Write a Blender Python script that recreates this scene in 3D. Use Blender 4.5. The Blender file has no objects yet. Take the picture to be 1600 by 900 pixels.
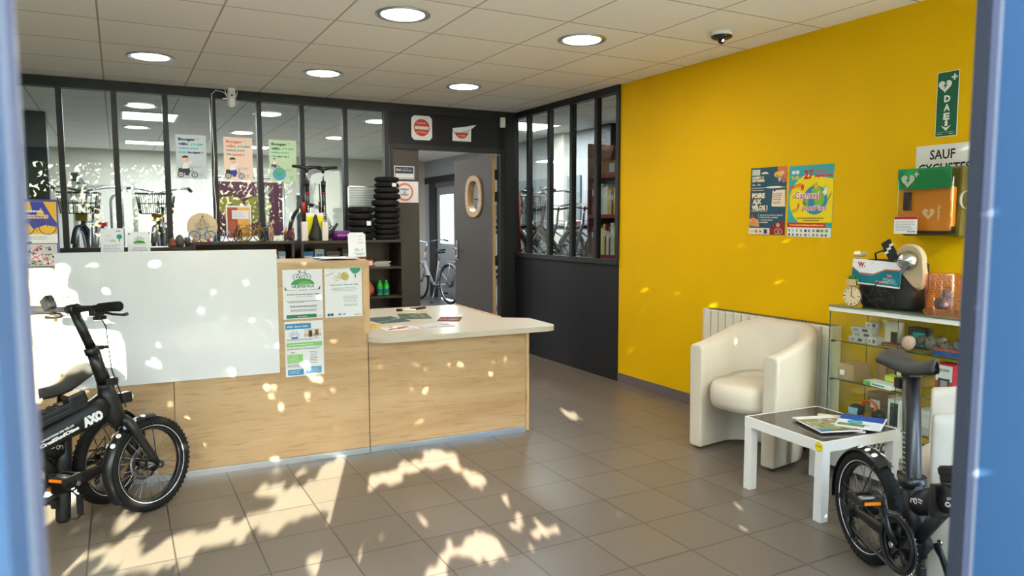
import bpy, bmesh, math, random
from mathutils import Vector, Matrix
random.seed(7)
S = bpy.context.scene
COL = S.collection
PI = math.pi
R = math.radians

# ---------------------------------------------------------------- camera, world, sun, exposure
cd = bpy.data.cameras.new('camera'); cam = bpy.data.objects.new('camera', cd); COL.objects.link(cam)
S.camera = cam
cd.sensor_width = 36.0
cd.lens = 1135.3 / 1600 * 36.0
cd.clip_start = 0.02
_p, _r, _y = R(5.09), R(-0.117), R(28.398)
_fw = Vector((math.sin(_y)*math.cos(_p), math.cos(_y)*math.cos(_p), -math.sin(_p)))
_rt = Vector((math.cos(_y), -math.sin(_y), 0)); _up = _rt.cross(_fw)
_r2 = _rt*math.cos(_r) + _up*math.sin(_r); _u2 = -_rt*math.sin(_r) + _up*math.cos(_r)
cam.matrix_world = Matrix(((_r2.x, _u2.x, -_fw.x, 0), (_r2.y, _u2.y, -_fw.y, 0), (_r2.z, _u2.z, -_fw.z, 1.3545), (0, 0, 0, 1)))
cd.dof.use_dof = True; cd.dof.focus_distance = 3.9; cd.dof.aperture_fstop = 4.3
S.view_settings.view_transform = 'Standard'; S.view_settings.look = 'None'
S.view_settings.gamma = 1.0; S.view_settings.use_curve_mapping = False
S.view_settings.exposure = 0.92
S.cycles.use_denoising = True
S.cycles.max_bounces = 10; S.cycles.diffuse_bounces = 5; S.cycles.glossy_bounces = 5
S.cycles.transmission_bounces = 8; S.cycles.transparent_max_bounces = 24
S.cycles.caustics_reflective = False; S.cycles.caustics_refractive = False
S.cycles.sample_clamp_indirect = 6.0

W = bpy.data.worlds.new('sky'); S.world = W; W.use_nodes = True
_n = W.node_tree.nodes; _l = W.node_tree.links; _n.clear()
_sky = _n.new('ShaderNodeTexSky'); _sky.sky_type = 'NISHITA'; _sky.sun_disc = False
_sky.sun_elevation = R(28); _sky.sun_rotation = R(200); _sky.air_density = 1.0; _sky.dust_density = 1.5
_bg = _n.new('ShaderNodeBackground'); _bg.inputs['Strength'].default_value = 1.6
_wo = _n.new('ShaderNodeOutputWorld')
_l.new(_sky.outputs[0], _bg.inputs[0]); _l.new(_bg.outputs[0], _wo.inputs[0])

SUN_DIR = Vector((0.32, 0.88, -0.27)).normalized()
sl = bpy.data.lights.new('sun', 'SUN'); sl.energy = 46.0; sl.angle = R(0.3); sl.color = (1.0, 0.90, 0.74)
so = bpy.data.objects.new('sun', sl); COL.objects.link(so)
so.rotation_euler = SUN_DIR.to_track_quat('-Z', 'Y').to_euler(); so.location = (-4, -8, 8)

# ---------------------------------------------------------------- materials
def lin(c):
    return tuple(((v/255)/12.92 if v/255 <= 0.04045 else ((v/255+0.055)/1.055)**2.4) for v in c)
_mc = {}
def mat(name, c, rough=0.5, metal=0.0, spec=0.5, emit=None, es=1.0, bump=0.0, bscale=60, coat=0.0, var=0.0, vscale=4.0, alpha=None, trans=0.0):
    if name in _mc: return _mc[name]
    m = bpy.data.materials.new(name); m.use_nodes = True; _mc[name] = m
    nt = m.node_tree; b = nt.nodes['Principled BSDF']
    col = lin(c) + (1,)
    b.inputs['Base Color'].default_value = col
    b.inputs['Roughness'].default_value = rough; b.inputs['Metallic'].default_value = metal
    b.inputs['Specular IOR Level'].default_value = spec
    if coat: b.inputs['Coat Weight'].default_value = coat; b.inputs['Coat Roughness'].default_value = 0.08
    if trans: b.inputs['Transmission Weight'].default_value = trans
    if alpha is not None: b.inputs['Alpha'].default_value = alpha
    if emit: b.inputs['Emission Color'].default_value = lin(emit)+(1,); b.inputs['Emission Strength'].default_value = es
    tc = nt.nodes.new('ShaderNodeTexCoord')
    ns = nt.nodes.new('ShaderNodeTexNoise'); ns.inputs['Scale'].default_value = bscale; ns.inputs['Detail'].default_value = 3
    nt.links.new(tc.outputs['Object'], ns.inputs['Vector'])
    if bump:
        bp = nt.nodes.new('ShaderNodeBump'); bp.inputs['Strength'].default_value = bump; bp.inputs['Distance'].default_value = 0.002
        nt.links.new(ns.outputs['Fac'], bp.inputs['Height']); nt.links.new(bp.outputs[0], b.inputs['Normal'])
    v = var if var else 0.04
    n2 = nt.nodes.new('ShaderNodeTexNoise'); n2.inputs['Scale'].default_value = vscale; n2.inputs['Detail'].default_value = 4
    nt.links.new(tc.outputs['Object'], n2.inputs['Vector'])
    mx = nt.nodes.new('ShaderNodeMix'); mx.data_type = 'RGBA'; mx.blend_type = 'MULTIPLY'; mx.inputs['Factor'].default_value = 1.0
    cr = nt.nodes.new('ShaderNodeMapRange'); cr.inputs['From Min'].default_value = 0.3; cr.inputs['From Max'].default_value = 0.7
    cr.inputs['To Min'].default_value = 1-v; cr.inputs['To Max'].default_value = 1.0
    nt.links.new(n2.outputs['Fac'], cr.inputs['Value'])
    mx.inputs['A'].default_value = col
    nt.links.new(cr.outputs[0], mx.inputs['B']); nt.links.new(mx.outputs['Result'], b.inputs['Base Color'])
    return m
def flat(c):   # printed ink
    return mat('ink_%d_%d_%d' % tuple(c), c, 0.55, spec=0.3, var=0.02)
def glass(name, tint=(255, 255, 255), ior=1.5, rough=0.0, gain=1.0):
    if name in _mc: return _mc[name]
    m = bpy.data.materials.new(name); m.use_nodes = True; _mc[name] = m
    nt = m.node_tree; nt.nodes.clear()
    o = nt.nodes.new('ShaderNodeOutputMaterial'); mx = nt.nodes.new('ShaderNodeMixShader')
    t = nt.nodes.new('ShaderNodeBsdfTransparent'); t.inputs[0].default_value = lin(tint)+(1,)
    g = nt.nodes.new('ShaderNodeBsdfGlossy'); g.inputs['Roughness'].default_value = rough; g.inputs['Color'].default_value = (1, 1, 1, 1)
    f = nt.nodes.new('ShaderNodeFresnel'); f.inputs['IOR'].default_value = ior
    ml = nt.nodes.new('ShaderNodeMath'); ml.operation = 'MULTIPLY'; ml.inputs[1].default_value = gain; ml.use_clamp = True
    ge = nt.nodes.new('ShaderNodeNewGeometry'); mi = nt.nodes.new('ShaderNodeMapRange'); mi.inputs['To Min'].default_value = ior; mi.inputs['To Max'].default_value = 1/ior
    nt.links.new(ge.outputs['Backfacing'], mi.inputs['Value']); nt.links.new(mi.outputs[0], f.inputs['IOR'])
    nt.links.new(f.outputs[0], ml.inputs[0]); nt.links.new(ml.outputs[0], mx.inputs[0])
    nt.links.new(t.outputs[0], mx.inputs[1]); nt.links.new(g.outputs[0], mx.inputs[2]); nt.links.new(mx.outputs[0], o.inputs[0])
    return m
def tiles(name, c1, c2, cm, size, mortar, ox, oy, rough, bump=0.3, noise=0.06, big=0.0):
    m = bpy.data.materials.new(name); m.use_nodes = True; nt = m.node_tree; b = nt.nodes['Principled BSDF']
    tc = nt.nodes.new('ShaderNodeTexCoord'); mp = nt.nodes.new('ShaderNodeMapping')
    mp.inputs['Location'].default_value = (-ox, -oy, 0)
    br = nt.nodes.new('ShaderNodeTexBrick'); br.offset = 0; br.squash = 1
    br.inputs['Scale'].default_value = 1.0; br.inputs['Brick Width'].default_value = size; br.inputs['Row Height'].default_value = size
    br.inputs['Mortar Size'].default_value = mortar; br.inputs['Mortar Smooth'].default_value = 0.1; br.inputs['Bias'].default_value = 0
    br.inputs['Color1'].default_value = lin(c1)+(1,); br.inputs['Color2'].default_value = lin(c2)+(1,); br.inputs['Mortar'].default_value = lin(cm)+(1,)
    nt.links.new(tc.outputs['Object'], mp.inputs[0]); nt.links.new(mp.outputs[0], br.inputs['Vector'])
    ns = nt.nodes.new('ShaderNodeTexNoise'); ns.inputs['Scale'].default_value = 220; ns.inputs['Detail'].default_value = 2
    nt.links.new(tc.outputs['Object'], ns.inputs['Vector'])
    mr = nt.nodes.new('ShaderNodeMapRange'); mr.inputs['From Min'].default_value = .3; mr.inputs['From Max'].default_value = .7
    mr.inputs['To Min'].default_value = 1-noise; mr.inputs['To Max'].default_value = 1+noise
    nt.links.new(ns.outputs['Fac'], mr.inputs['Value'])
    mx = nt.nodes.new('ShaderNodeMix'); mx.data_type = 'RGBA'; mx.blend_type = 'MULTIPLY'; mx.inputs['Factor'].default_value = 1
    nt.links.new(br.outputs['Color'], mx.inputs['A']); nt.links.new(mr.outputs[0], mx.inputs['B']); nt.links.new(mx.outputs['Result'], b.inputs['Base Color'])
    bp = nt.nodes.new('ShaderNodeBump'); bp.invert = True; bp.inputs['Strength'].default_value = bump; bp.inputs['Distance'].default_value = 0.003
    nt.links.new(br.outputs['Fac'], bp.inputs['Height']); nt.links.new(bp.outputs[0], b.inputs['Normal'])
    b.inputs['Roughness'].default_value = rough
    return m
def wood(name, c1, c2, c3, axis='X', scale=1.0, rough=0.45):
    m = bpy.data.materials.new(name); m.use_nodes = True; nt = m.node_tree; b = nt.nodes['Principled BSDF']
    tc = nt.nodes.new('ShaderNodeTexCoord'); mp = nt.nodes.new('ShaderNodeMapping')
    sc = {'X': (0.9, 9, 9), 'Y': (9, 0.9, 9), 'Z': (9, 9, 0.9)}[axis]
    mp.inputs['Scale'].default_value = tuple(s*scale for s in sc)
    nt.links.new(tc.outputs['Object'], mp.inputs[0])
    n1 = nt.nodes.new('ShaderNodeTexNoise'); n1.inputs['Scale'].default_value = 1.0; n1.inputs['Detail'].default_value = 6; n1.inputs['Distortion'].default_value = 0.6
    n2 = nt.nodes.new('ShaderNodeTexNoise'); n2.inputs['Scale'].default_value = 7.0; n2.inputs['Detail'].default_value = 5
    nt.links.new(mp.outputs[0], n1.inputs['Vector']); nt.links.new(mp.outputs[0], n2.inputs['Vector'])
    r1 = nt.nodes.new('ShaderNodeValToRGB'); e = r1.color_ramp.elements
    e[0].position = .3; e[0].color = lin(c2)+(1,); e[1].position = .62; e[1].color = lin(c1)+(1,)
    r2 = nt.nodes.new('ShaderNodeValToRGB'); e = r2.color_ramp.elements
    e[0].position = .32; e[0].color = (1, 1, 1, 1); e[1].position = .46; e[1].color = (0, 0, 0, 1)
    nt.links.new(n1.outputs['Fac'], r1.inputs[0]); nt.links.new(n2.outputs['Fac'], r2.inputs[0])
    mx = nt.nodes.new('ShaderNodeMix'); mx.data_type = 'RGBA'; mx.inputs['B'].default_value = lin(c3)+(1,)
    ml = nt.nodes.new('ShaderNodeMath'); ml.operation = 'MULTIPLY'; ml.inputs[1].default_value = .45
    nt.links.new(r2.outputs[0], ml.inputs[0]); nt.links.new(ml.outputs[0], mx.inputs['Factor'])
    nt.links.new(r1.outputs[0], mx.inputs['A']); nt.links.new(mx.outputs['Result'], b.inputs['Base Color'])
    b.inputs['Roughness'].default_value = rough
    return m
M_floor = tiles('floor_tiles', (118, 107, 96), (110, 100, 90), (70, 63, 56), .315, .0035, 1.7245, 3.15, 0.34)
M_ceil = tiles('ceiling_tiles', (246, 244, 238), (243, 240, 234), (176, 168, 158), .5905, .0055, 2.3156, 4.193, 0.85, bump=.5, noise=.03)
M_conc = mat('grey_floor', (120, 121, 124), .35, var=.12, vscale=2)
M_yellow = mat('yellow_paint', (236, 186, 0), .6, spec=.12, bump=.12, bscale=120, var=.05, vscale=2.0)
M_anth = mat('anthracite_paint', (38, 40, 44), .5, spec=.4, bump=.05, var=.10, vscale=3)
M_black = mat('black_panel', (33, 34, 38), .55, spec=.3, var=.15, vscale=3)
M_base = mat('baseboard_grey', (112, 100, 98), .5, var=.06)
M_wall = mat('off_white_wall', (222, 219, 208), .8, var=.05)
M_wallg = mat('pale_blue_wall', (158, 161, 166), .8, var=.05)
M_oak = wood('light_oak', (202, 172, 132), (184, 150, 108), (150, 116, 80))
M_oakedge = wood('oak_edge', (214, 180, 134), (196, 160, 112), (160, 122, 82), axis='Z')
M_cream = mat('cream_laminate', (210, 201, 184), .28, spec=.5, var=.02)
M_white = mat('white_lacquer', (235, 235, 232), .25, var=.03)
M_board = mat('white_board', (232, 236, 242), .18, var=.02, coat=.3)
M_alu = mat('aluminium', (190, 198, 206), .3, metal=.9)
M_leather = mat('cream_leather', (214, 205, 190), .42, spec=.5, bump=.25, bscale=260, var=.07, vscale=5)
M_greyleather = mat('scuffed_leather', (204, 199, 190), .45, bump=.25, bscale=260, var=.12, vscale=9)
M_darktop = mat('dark_table_top', (70, 60, 52), .12, spec=.6, var=.05)
M_blk = mat('matt_black', (24, 24, 26), .42, spec=.45, var=.05)
M_blk2 = mat('satin_black', (30, 30, 33), .28, spec=.5, var=.03)
M_rub = mat('rubber', (28, 28, 29), .75, spec=.25, bump=.5, bscale=200, var=.1)
M_chrome = mat('chrome', (200, 200, 205), .2, metal=1)
M_steel = mat('steel_grey', (120, 122, 126), .35, metal=.8)
M_paper = mat('paper', (238, 240, 246), .6, var=.02)
M_glass = glass('window_glass', (238, 244, 242), gain=.6)
M_caseglass = glass('case_glass', (250, 253, 251), gain=.8)
M_edge = mat('glass_edge', (52, 88, 76), .15, trans=.3)
M_frameblue = mat('frame_blue_paint', (50, 88, 124), .5, var=.03)
M_framegrey = mat('frame_grey_paint', (92, 98, 118), .4, var=.05)
M_framelight = mat('frame_light_seal', (128, 136, 150), .35)
M_gasket = mat('door_gasket', (40, 44, 54), .6)
M_light = mat('lamp_diffuser', (255, 250, 240), .5, emit=(255, 246, 232), es=9.0)
M_lightw = mat('panel_light', (255, 255, 255), .5, emit=(244, 248, 255), es=6.0)
M_brown = wood('dark_wenge', (62, 48, 42), (50, 39, 34), (40, 30, 26), rough=.5)
M_darkgrey = mat('door_grey_brown', (68, 64, 60), .55, var=.08)

# ---------------------------------------------------------------- mesh helpers
class MB:
    def __init__(s):
        s.bm = bmesh.new(); s.mats = []; s.M = Matrix.Identity(4)
    def mi(s, m):
        if m not in s.mats: s.mats.append(m)
        return s.mats.index(m)
    def _add(s, vs, fs, m, smooth=False, M=None):
        T = s.M @ M if M is not None else s.M
        bv = [s.bm.verts.new(T @ Vector(v)) for v in vs]; k = s.mi(m)
        for f in fs:
            try: fc = s.bm.faces.new([bv[i] for i in f])
            except ValueError: continue
            fc.material_index = k; fc.smooth = smooth
        return bv
    def box(s, c, d, m, rot=None, bev=0.0):
        x, y, z = d[0]/2, d[1]/2, d[2]/2
        T = Matrix.Translation(Vector(c)) @ (rot.to_4x4() if rot is not None else Matrix.Identity(4))
        b = min(bev, x*.9, y*.9, z*.9)
        if b <= 0:
            vs = [(i*x, j*y, k*z) for i in (-1, 1) for j in (-1, 1) for k in (-1, 1)]
            s._add(vs, [(0, 1, 3, 2), (4, 6, 7, 5), (0, 4, 5, 1), (2, 3, 7, 6), (0, 2, 6, 4), (1, 5, 7, 3)], m, M=T); return
        t = bmesh.new(); bmesh.ops.create_cube(t, size=1)
        for v in t.verts: v.co = Vector((v.co.x*2*x, v.co.y*2*y, v.co.z*2*z))
        bmesh.ops.bevel(t, geom=list(t.edges), offset=b, segments=2, affect='EDGES', profile=.6)
        t.verts.ensure_lookup_table()
        s._add([v.co.copy() for v in t.verts], [[v.index for v in f.verts] for f in t.faces], m, smooth=False, M=T); t.free()
    def b2(s, lo, hi, m, bev=0.0):
        s.box([(a+b)/2 for a, b in zip(lo, hi)], [abs(b-a) for a, b in zip(lo, hi)], m, bev=bev)
    def tube(s, pts, r, m, n=10, cap=True, flat_=(1, 1), up=None, smooth=True):
        pts = [Vector(p) for p in pts]; N = len(pts)
        rs = r if isinstance(r, (list, tuple)) else [r]*N
        vs = []; prev = None
        for i, p in enumerate(pts):
            t = (pts[min(i+1, N-1)] - pts[max(i-1, 0)])
            if t.length < 1e-9: t = Vector((0, 0, 1))
            t.normalize()
            if prev is None:
                a = Vector(up) if up else (Vector((0, 0, 1)) if abs(t.z) < .9 else Vector((1, 0, 0)))
            else: a = prev
            a = (a - t*a.dot(t)); a.normalize(); prev = a
            b = t.cross(a)
            for k in range(n):
                q = 2*PI*k/n
                vs.append(p + a*math.cos(q)*rs[i]*flat_[0] + b*math.sin(q)*rs[i]*flat_[1])
        fs = [(i*n+k, i*n+(k+1) % n, (i+1)*n+(k+1) % n, (i+1)*n+k) for i in range(N-1) for k in range(n)]
        bv = s._add(vs, fs, m, smooth)
        if cap:
            for idx in (range(n-1, -1, -1), range((N-1)*n, N*n)):
                try:
                    f = s.bm.faces.new([bv[i] for i in idx]); f.material_index = s.mi(m)
                except ValueError: pass
    def cyl(s, c, r, h, m, axis=(0, 0, 1), n=24, r2=None):
        c = Vector(c); a = Vector(axis).normalized()
        s.tube([c-a*h/2, c+a*h/2], [r, r if r2 is None else r2], m, n=n)
    def lathe(s, prof, m, c=(0, 0, 0), axis=(0, 0, 1), n=24, smooth=True):
        a = Vector(axis).normalized(); q = a.to_track_quat('Z', 'Y').to_matrix().to_4x4()
        T = Matrix.Translation(Vector(c)) @ q
        vs = [(r*math.cos(2*PI*k/n), r*math.sin(2*PI*k/n), z) for r, z in prof for k in range(n)]
        fs = [(i*n+k, i*n+(k+1) % n, (i+1)*n+(k+1) % n, (i+1)*n+k) for i in range(len(prof)-1) for k in range(n)]
        s._add(vs, fs, m, smooth, M=T)
    def torus(s, c, R_, r, m, axis=(0, 0, 1), n=40, k=10, sq=(1, 1), arc=(0, 360)):
        a = Vector(axis).normalized(); q = a.to_track_quat('Z', 'Y').to_matrix().to_4x4()
        T = Matrix.Translation(Vector(c)) @ q
        full = abs(arc[1]-arc[0]-360) < 1e-6; N = n if full else n+1
        vs = []
        for i in range(N):
            t = R(arc[0] + (arc[1]-arc[0])*i/n)
            for j in range(k):
                u = 2*PI*j/k; rr = R_ + r*sq[0]*math.cos(u)
                vs.append((rr*math.cos(t), rr*math.sin(t), r*sq[1]*math.sin(u)))
        fs = [(i*k+j, ((i+1) % N)*k+j, ((i+1) % N)*k+(j+1) % k, i*k+(j+1) % k) for i in range(n) for j in range(k)]
        s._add(vs, fs, m, True, M=T)
    def ball(s, c, r, m, n=16, k=10, rot=None):
        r = (r, r, r) if not isinstance(r, (tuple, list)) else r
        T = Matrix.Translation(Vector(c)) @ (rot.to_4x4() if rot is not None else Matrix.Identity(4))
        vs = []
        for j in range(k+1):
            p = PI*j/k
            for i in range(n):
                t = 2*PI*i/n
                vs.append((r[0]*math.sin(p)*math.cos(t), r[1]*math.sin(p)*math.sin(t), r[2]*math.cos(p)))
        fs = [(j*n+i, (j+1)*n+i, (j+1)*n+(i+1) % n, j*n+(i+1) % n) for j in range(k) for i in range(n)]
        s._add(vs, fs, m, True, M=T)
    def prism(s, poly, h0, h1, m, M=None, smooth=False):
        n = len(poly)
        vs = [(x, y, h0) for x, y in poly] + [(x, y, h1) for x, y in poly]
        fs = [tuple(range(n-1, -1, -1)), tuple(range(n, 2*n))] + [(i, (i+1) % n, n+(i+1) % n, n+i) for i in range(n)]
        s._add(vs, fs, m, smooth, M=M)
    def grid(s, rows, m, closed=False, smooth=True):
        nr, nc = len(rows), len(rows[0])
        vs = [v for r in rows for v in r]
        cc = nc if closed else nc-1
        fs = [(i*nc+j, i*nc+(j+1) % nc, (i+1)*nc+(j+1) % nc, (i+1)*nc+j) for i in range(nr-1) for j in range(cc)]
        s._add(vs, fs, m, smooth)
    def build(s, name, parent=None, kind=None, merge=True):
        if merge: bmesh.ops.remove_doubles(s.bm, verts=s.bm.verts, dist=1e-6)
        bmesh.ops.recalc_face_normals(s.bm, faces=s.bm.faces)
        me = bpy.data.meshes.new(name); s.bm.to_mesh(me); s.bm.free()
        for m in s.mats: me.materials.append(m)
        o = bpy.data.objects.new(name, me); COL.objects.link(o)
        if parent is not None: o.parent = parent
        if kind: o['kind'] = kind
        return o
def tag(o, label, cat, group=None, kind=None):
    o['label'] = label; o['category'] = cat
    if group: o['group'] = group
    if kind: o['kind'] = kind
    return o
def thing(name, label, cat, loc=(0, 0, 0), rz=0.0, group=None):
    o = bpy.data.objects.new(name, None); COL.objects.link(o); o.empty_display_size = .1
    o.location = loc; o.rotation_euler = (0, 0, rz)
    return tag(o, label, cat, group)
def dup(root, loc=None, rz=None, label=None, group=None):
    def cp(o, par):
        c = o.copy(); COL.objects.link(c)
        if par is not None: c.parent = par
        for ch in KIDS.get(o.name, []) or list(o.children): cp(ch, c)
        return c
    r = cp(root, None)
    if loc is not None: r.location = loc
    if rz is not None: r.rotation_euler = (0, 0, rz)
    if label: r['label'] = label
    if group: r['group'] = group
    return r
KIDS = {}
def struct(name, lo, hi, m, parent=None):
    b = MB(); b.b2(lo, hi, m); return b.build(name, parent, 'structure' if parent is None else None)

# text -> triangles, cached
_tx = {}
def text_tris(txt, bold=0.0, shear=0.0):
    key = (txt, bold, shear)
    if key in _tx: return _tx[key]
    cu = bpy.data.curves.new('t', 'FONT'); cu.body = txt; cu.size = 1; cu.offset = bold; cu.shear = shear; cu.resolution_u = 2
    o = bpy.data.objects.new('t', cu); COL.objects.link(o)
    dg = bpy.context.evaluated_depsgraph_get(); dg.update()
    me = bpy.data.meshes.new_from_object(o.evaluated_get(dg))
    vs = [v.co.copy() for v in me.vertices]; fs = [tuple(p.vertices) for p in me.polygons]
    bpy.data.objects.remove(o); bpy.data.curves.remove(cu); bpy.data.meshes.remove(me)
    if vs:
        x0 = min(v.x for v in vs); x1 = max(v.x for v in vs); y0 = min(v.y for v in vs); y1 = max(v.y for v in vs)
    else: x0 = y0 = 0; x1 = y1 = 1
    _tx[key] = (vs, fs, x0, x1, y0, y1); return _tx[key]

class Art:
    """Flat printed sheet: x right, y up (origin lower-left), z towards the viewer."""
    def __init__(s, w, h, paper, th=.0008, corner=None):
        s.mb = MB(); s.w = w; s.h = h; s.z = th + .0003
        if corner:
            c = corner; s.mb.prism([(c, 0), (w-c, 0), (w, c), (w, h-c), (w-c, h), (c, h), (0, h-c), (0, c)], 0, th, paper)
        else: s.mb.b2((0, 0, 0), (w, h, th), paper)
    def cl(s, p):
        return p if s.w < .01 else (min(max(p[0], .0005), s.w-.0005), min(max(p[1], .0005), s.h-.0005))
    def poly(s, pts, c):
        pts = [s.cl(p) for p in pts]
        m = c if not isinstance(c, (tuple, list)) else flat(c)
        s.mb._add([(x, y, s.z) for x, y in pts], [tuple(range(len(pts)))], m); s.z += .00004; return s
    def rect(s, x, y, w, h, c): return s.poly([(x, y), (x+w, y), (x+w, y+h), (x, y+h)], c)
    def disc(s, x, y, r, c, ry=None, n=28, a=(0, 360)):
        ry = ry or r; f = a == (0, 360)
        p = [(x+r*math.cos(R(a[0]+(a[1]-a[0])*i/n)), y+ry*math.sin(R(a[0]+(a[1]-a[0])*i/n))) for i in range(n if f else n+1)]
        return s.poly(p, c)
    def ring(s, x, y, r0, r1, c, n=32, a=(0, 360)):
        m = flat(c); vs = []
        for i in range(n+1):
            t = R(a[0]+(a[1]-a[0])*i/n); vs += [(x+r0*math.cos(t), y+r0*math.sin(t), s.z), (x+r1*math.cos(t), y+r1*math.sin(t), s.z)]
        vs = [s.cl(v[:2])+(v[2],) for v in vs]
        s.mb._add(vs, [(2*i, 2*i+1, 2*i+3, 2*i+2) for i in range(n)], m); s.z += .00004; return s
    def line(s, x0, y0, x1, y1, w, c):
        d = Vector((x1-x0, y1-y0)); d.normalize(); n = Vector((-d.y, d.x))*w/2
        return s.poly([(x0+n.x, y0+n.y), (x0-n.x, y0-n.y), (x1-n.x, y1-n.y), (x1+n.x, y1+n.y)], c)
    def text(s, t, x, y, w, h, c, bold=.0, rot=0.0, shear=0.0):
        vs, fs, x0, x1, y0, y1 = text_tris(t, bold, shear)
        m = flat(c) if isinstance(c, (tuple, list)) else c
        ca, sa = math.cos(R(rot)), math.sin(R(rot)); out = []
        for v in vs:
            a = (v.x-x0)/(x1-x0)*w; b = (v.y-y0)/(y1-y0)*h
            out.append((x+a*ca-b*sa, y+a*sa+b*ca, s.z))
        s.mb._add(out, fs, m); s.z += .00004; return s
    def small(s, x, y, w, rows, dy, c, hh=.0018, cen=False):   # illegible small print as broken lines
        rnd = random.Random(int((x+y*7+w*13)*1e4))
        for i in range(rows):
            ww = w*rnd.uniform(.72, 1); xx = x+(w-ww)/2 if cen else x; yy = y-i*dy; e = xx+ww
            while xx < e-.002:
                l = min(rnd.uniform(.006, .018), e-xx)
                s.mb._add([(xx, yy, s.z), (xx+l, yy, s.z), (xx+l, yy+hh, s.z), (xx, yy+hh, s.z)], [(0, 1, 2, 3)], flat(c)); xx += l+.0022
        s.z += .00004; return s
    def bike(s, x, y, k, c, cw=None, fill=None):      # k = wheel radius, centred between wheels at axle height
        cw = cw or c; d = 1.6*k; t = k*.13
        for sx in (-1, 1):
            if fill: s.disc(x+sx*d, y, k, fill)
            s.ring(x+sx*d, y, k*.86, k, cw); s.disc(x+sx*d, y, k*.12, cw)
            for q in range(0, 180, 45): s.line(x+sx*d-k*.9*math.cos(R(q)), y-k*.9*math.sin(R(q)), x+sx*d+k*.9*math.cos(R(q)), y+k*.9*math.sin(R(q)), t*.25, cw)
        bb = (x-.1*k, y-.1*k); st = (x-.65*k, y+1.5*k); hd = (x+.95*k, y+1.35*k); ht = (x+.85*k, y+1.9*k)
        for a, b in (((x-d, y), bb), ((x-d, y), st), (bb, st), (bb, hd), (st, hd), ((x+d, y), hd), (hd, ht)): s.line(*a, *b, t, c)
        s.line(st[0], st[1], st[0]-.1*k, st[1]+.3*k, t, c); s.line(st[0]-.45*k, st[1]+.32*k, st[0]+.3*k, st[1]+.32*k, t*1.5, c)
        s.line(ht[0], ht[1], ht[0]+.5*k, ht[1]+.15*k, t, c); return s
    def put(s, name, org, ex, ey, parent=None):
        o = s.mb.build(name, parent, merge=False)
        ex = Vector(ex).normalized(); ey = Vector(ey); ey = (ey-ex*ey.dot(ex)).normalized(); ez = ex.cross(ey)
        o.matrix_local = Matrix(((ex.x, ey.x, ez.x, org[0]), (ex.y, ey.y, ez.y, org[1]), (ex.z, ey.z, ez.z, org[2]), (0, 0, 0, 1)))
        return o
#==STRUCTURE==
# ---------------------------------------------------------------- room shell
ZC = 2.5; XW = 3.726; YB = 6.79; YF = .5; XL = -3.0
struct('floor', (XL-.1, YF-.06, -.08), (5.2, 6.85, 0), M_floor)
struct('floor_back', (XL-.1, 6.85, -.08), (5.2, 12.95, 0), M_conc)
struct('ceiling', (XL-.1, YF-.06, ZC), (5.2, 12.95, ZC+.1), M_ceil)
struct('wall_left', (XL-.1, YF-.06, 0), (XL, 6.76, ZC), M_wall)
struct('wall_right', (XW, YF+.04, 0), (XW+.1, 4.982, ZC), M_yellow)
struct('baseboard_right', (XW-.012, YF+.04, 0), (XW, 4.97, .078), M_base)
struct('wall_far', (XL-.1, 12.85, 0), (5.2, 12.95, ZC), M_wall)
struct('wall_back_left', (XL-.1, 6.85, 0), (XL, 12.85, ZC), M_wall)
b = MB()   # long side wall of the workshop with a doorway
b.b2((5.1, 3.5, 0), (5.2, 11.30, ZC), M_wallg); b.b2((5.1, 12.62, 0), (5.2, 12.85, ZC), M_wallg); b.b2((5.1, 11.30, 2.08), (5.2, 12.62, ZC), M_wallg)
b.build('wall_back_right', None, 'structure')
struct('wall_annex', (XW+.1, 3.5, 0), (5.1, 3.6, ZC), M_wallg)
# back partition: low panel, beams, mullions
b = MB()
b.b2((XL, 6.77, 0), (2.30, 6.81, 1.12), M_black)
b.b2((2.30, 6.77, 2.12), (XW-.03, 6.81, 2.42), M_black)
b.b2((3.56, 6.77, 0), (XW-.03, 6.81, 2.12), M_black)
b.build('wall_back', None, 'structure')
struct('trim_1', (XL, 6.75, 2.42), (XW, 6.83, ZC), M_anth)
struct('trim_2', (XL, 6.755, 1.115), (2.31, 6.825, 1.165), M_anth)
mx = [-2.636, -2.257, -1.878, -1.499, -1.12, -.741, -.362, .016, .389, .759, 1.134, 1.503, 1.898, 2.295]
k = 3
for x in mx:
    struct('trim_%d' % k, (x-.021, 6.755, 1.165), (x+.021, 6.825, 2.42), M_anth); k += 1
struct('trim_%d' % k, (2.275, 6.755, 0), (2.33, 6.825, 1.115), M_anth); k += 1
w = 1
for i in range(len(mx)-1):
    struct('window_%d' % w, (mx[i]+.021, 6.786, 1.165), (mx[i+1]-.021, 6.792, 2.42), M_glass); w += 1
# door frame and fixed side leaf
b = MB(); b.b2((2.33, 6.75, 2.075), (3.56, 6.83, 2.12), M_anth); b.b2((3.515, 6.75, 0), (3.56, 6.83, 2.075), M_anth); b.b2((2.33, 6.75, 0), (2.352, 6.83, 2.075), M_anth)
b.build('trim_%d' % k, None, 'structure'); k += 1
struct('door_1', (2.352, 6.775, .01), (2.625, 6.815, 2.075), M_darkgrey)
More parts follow.
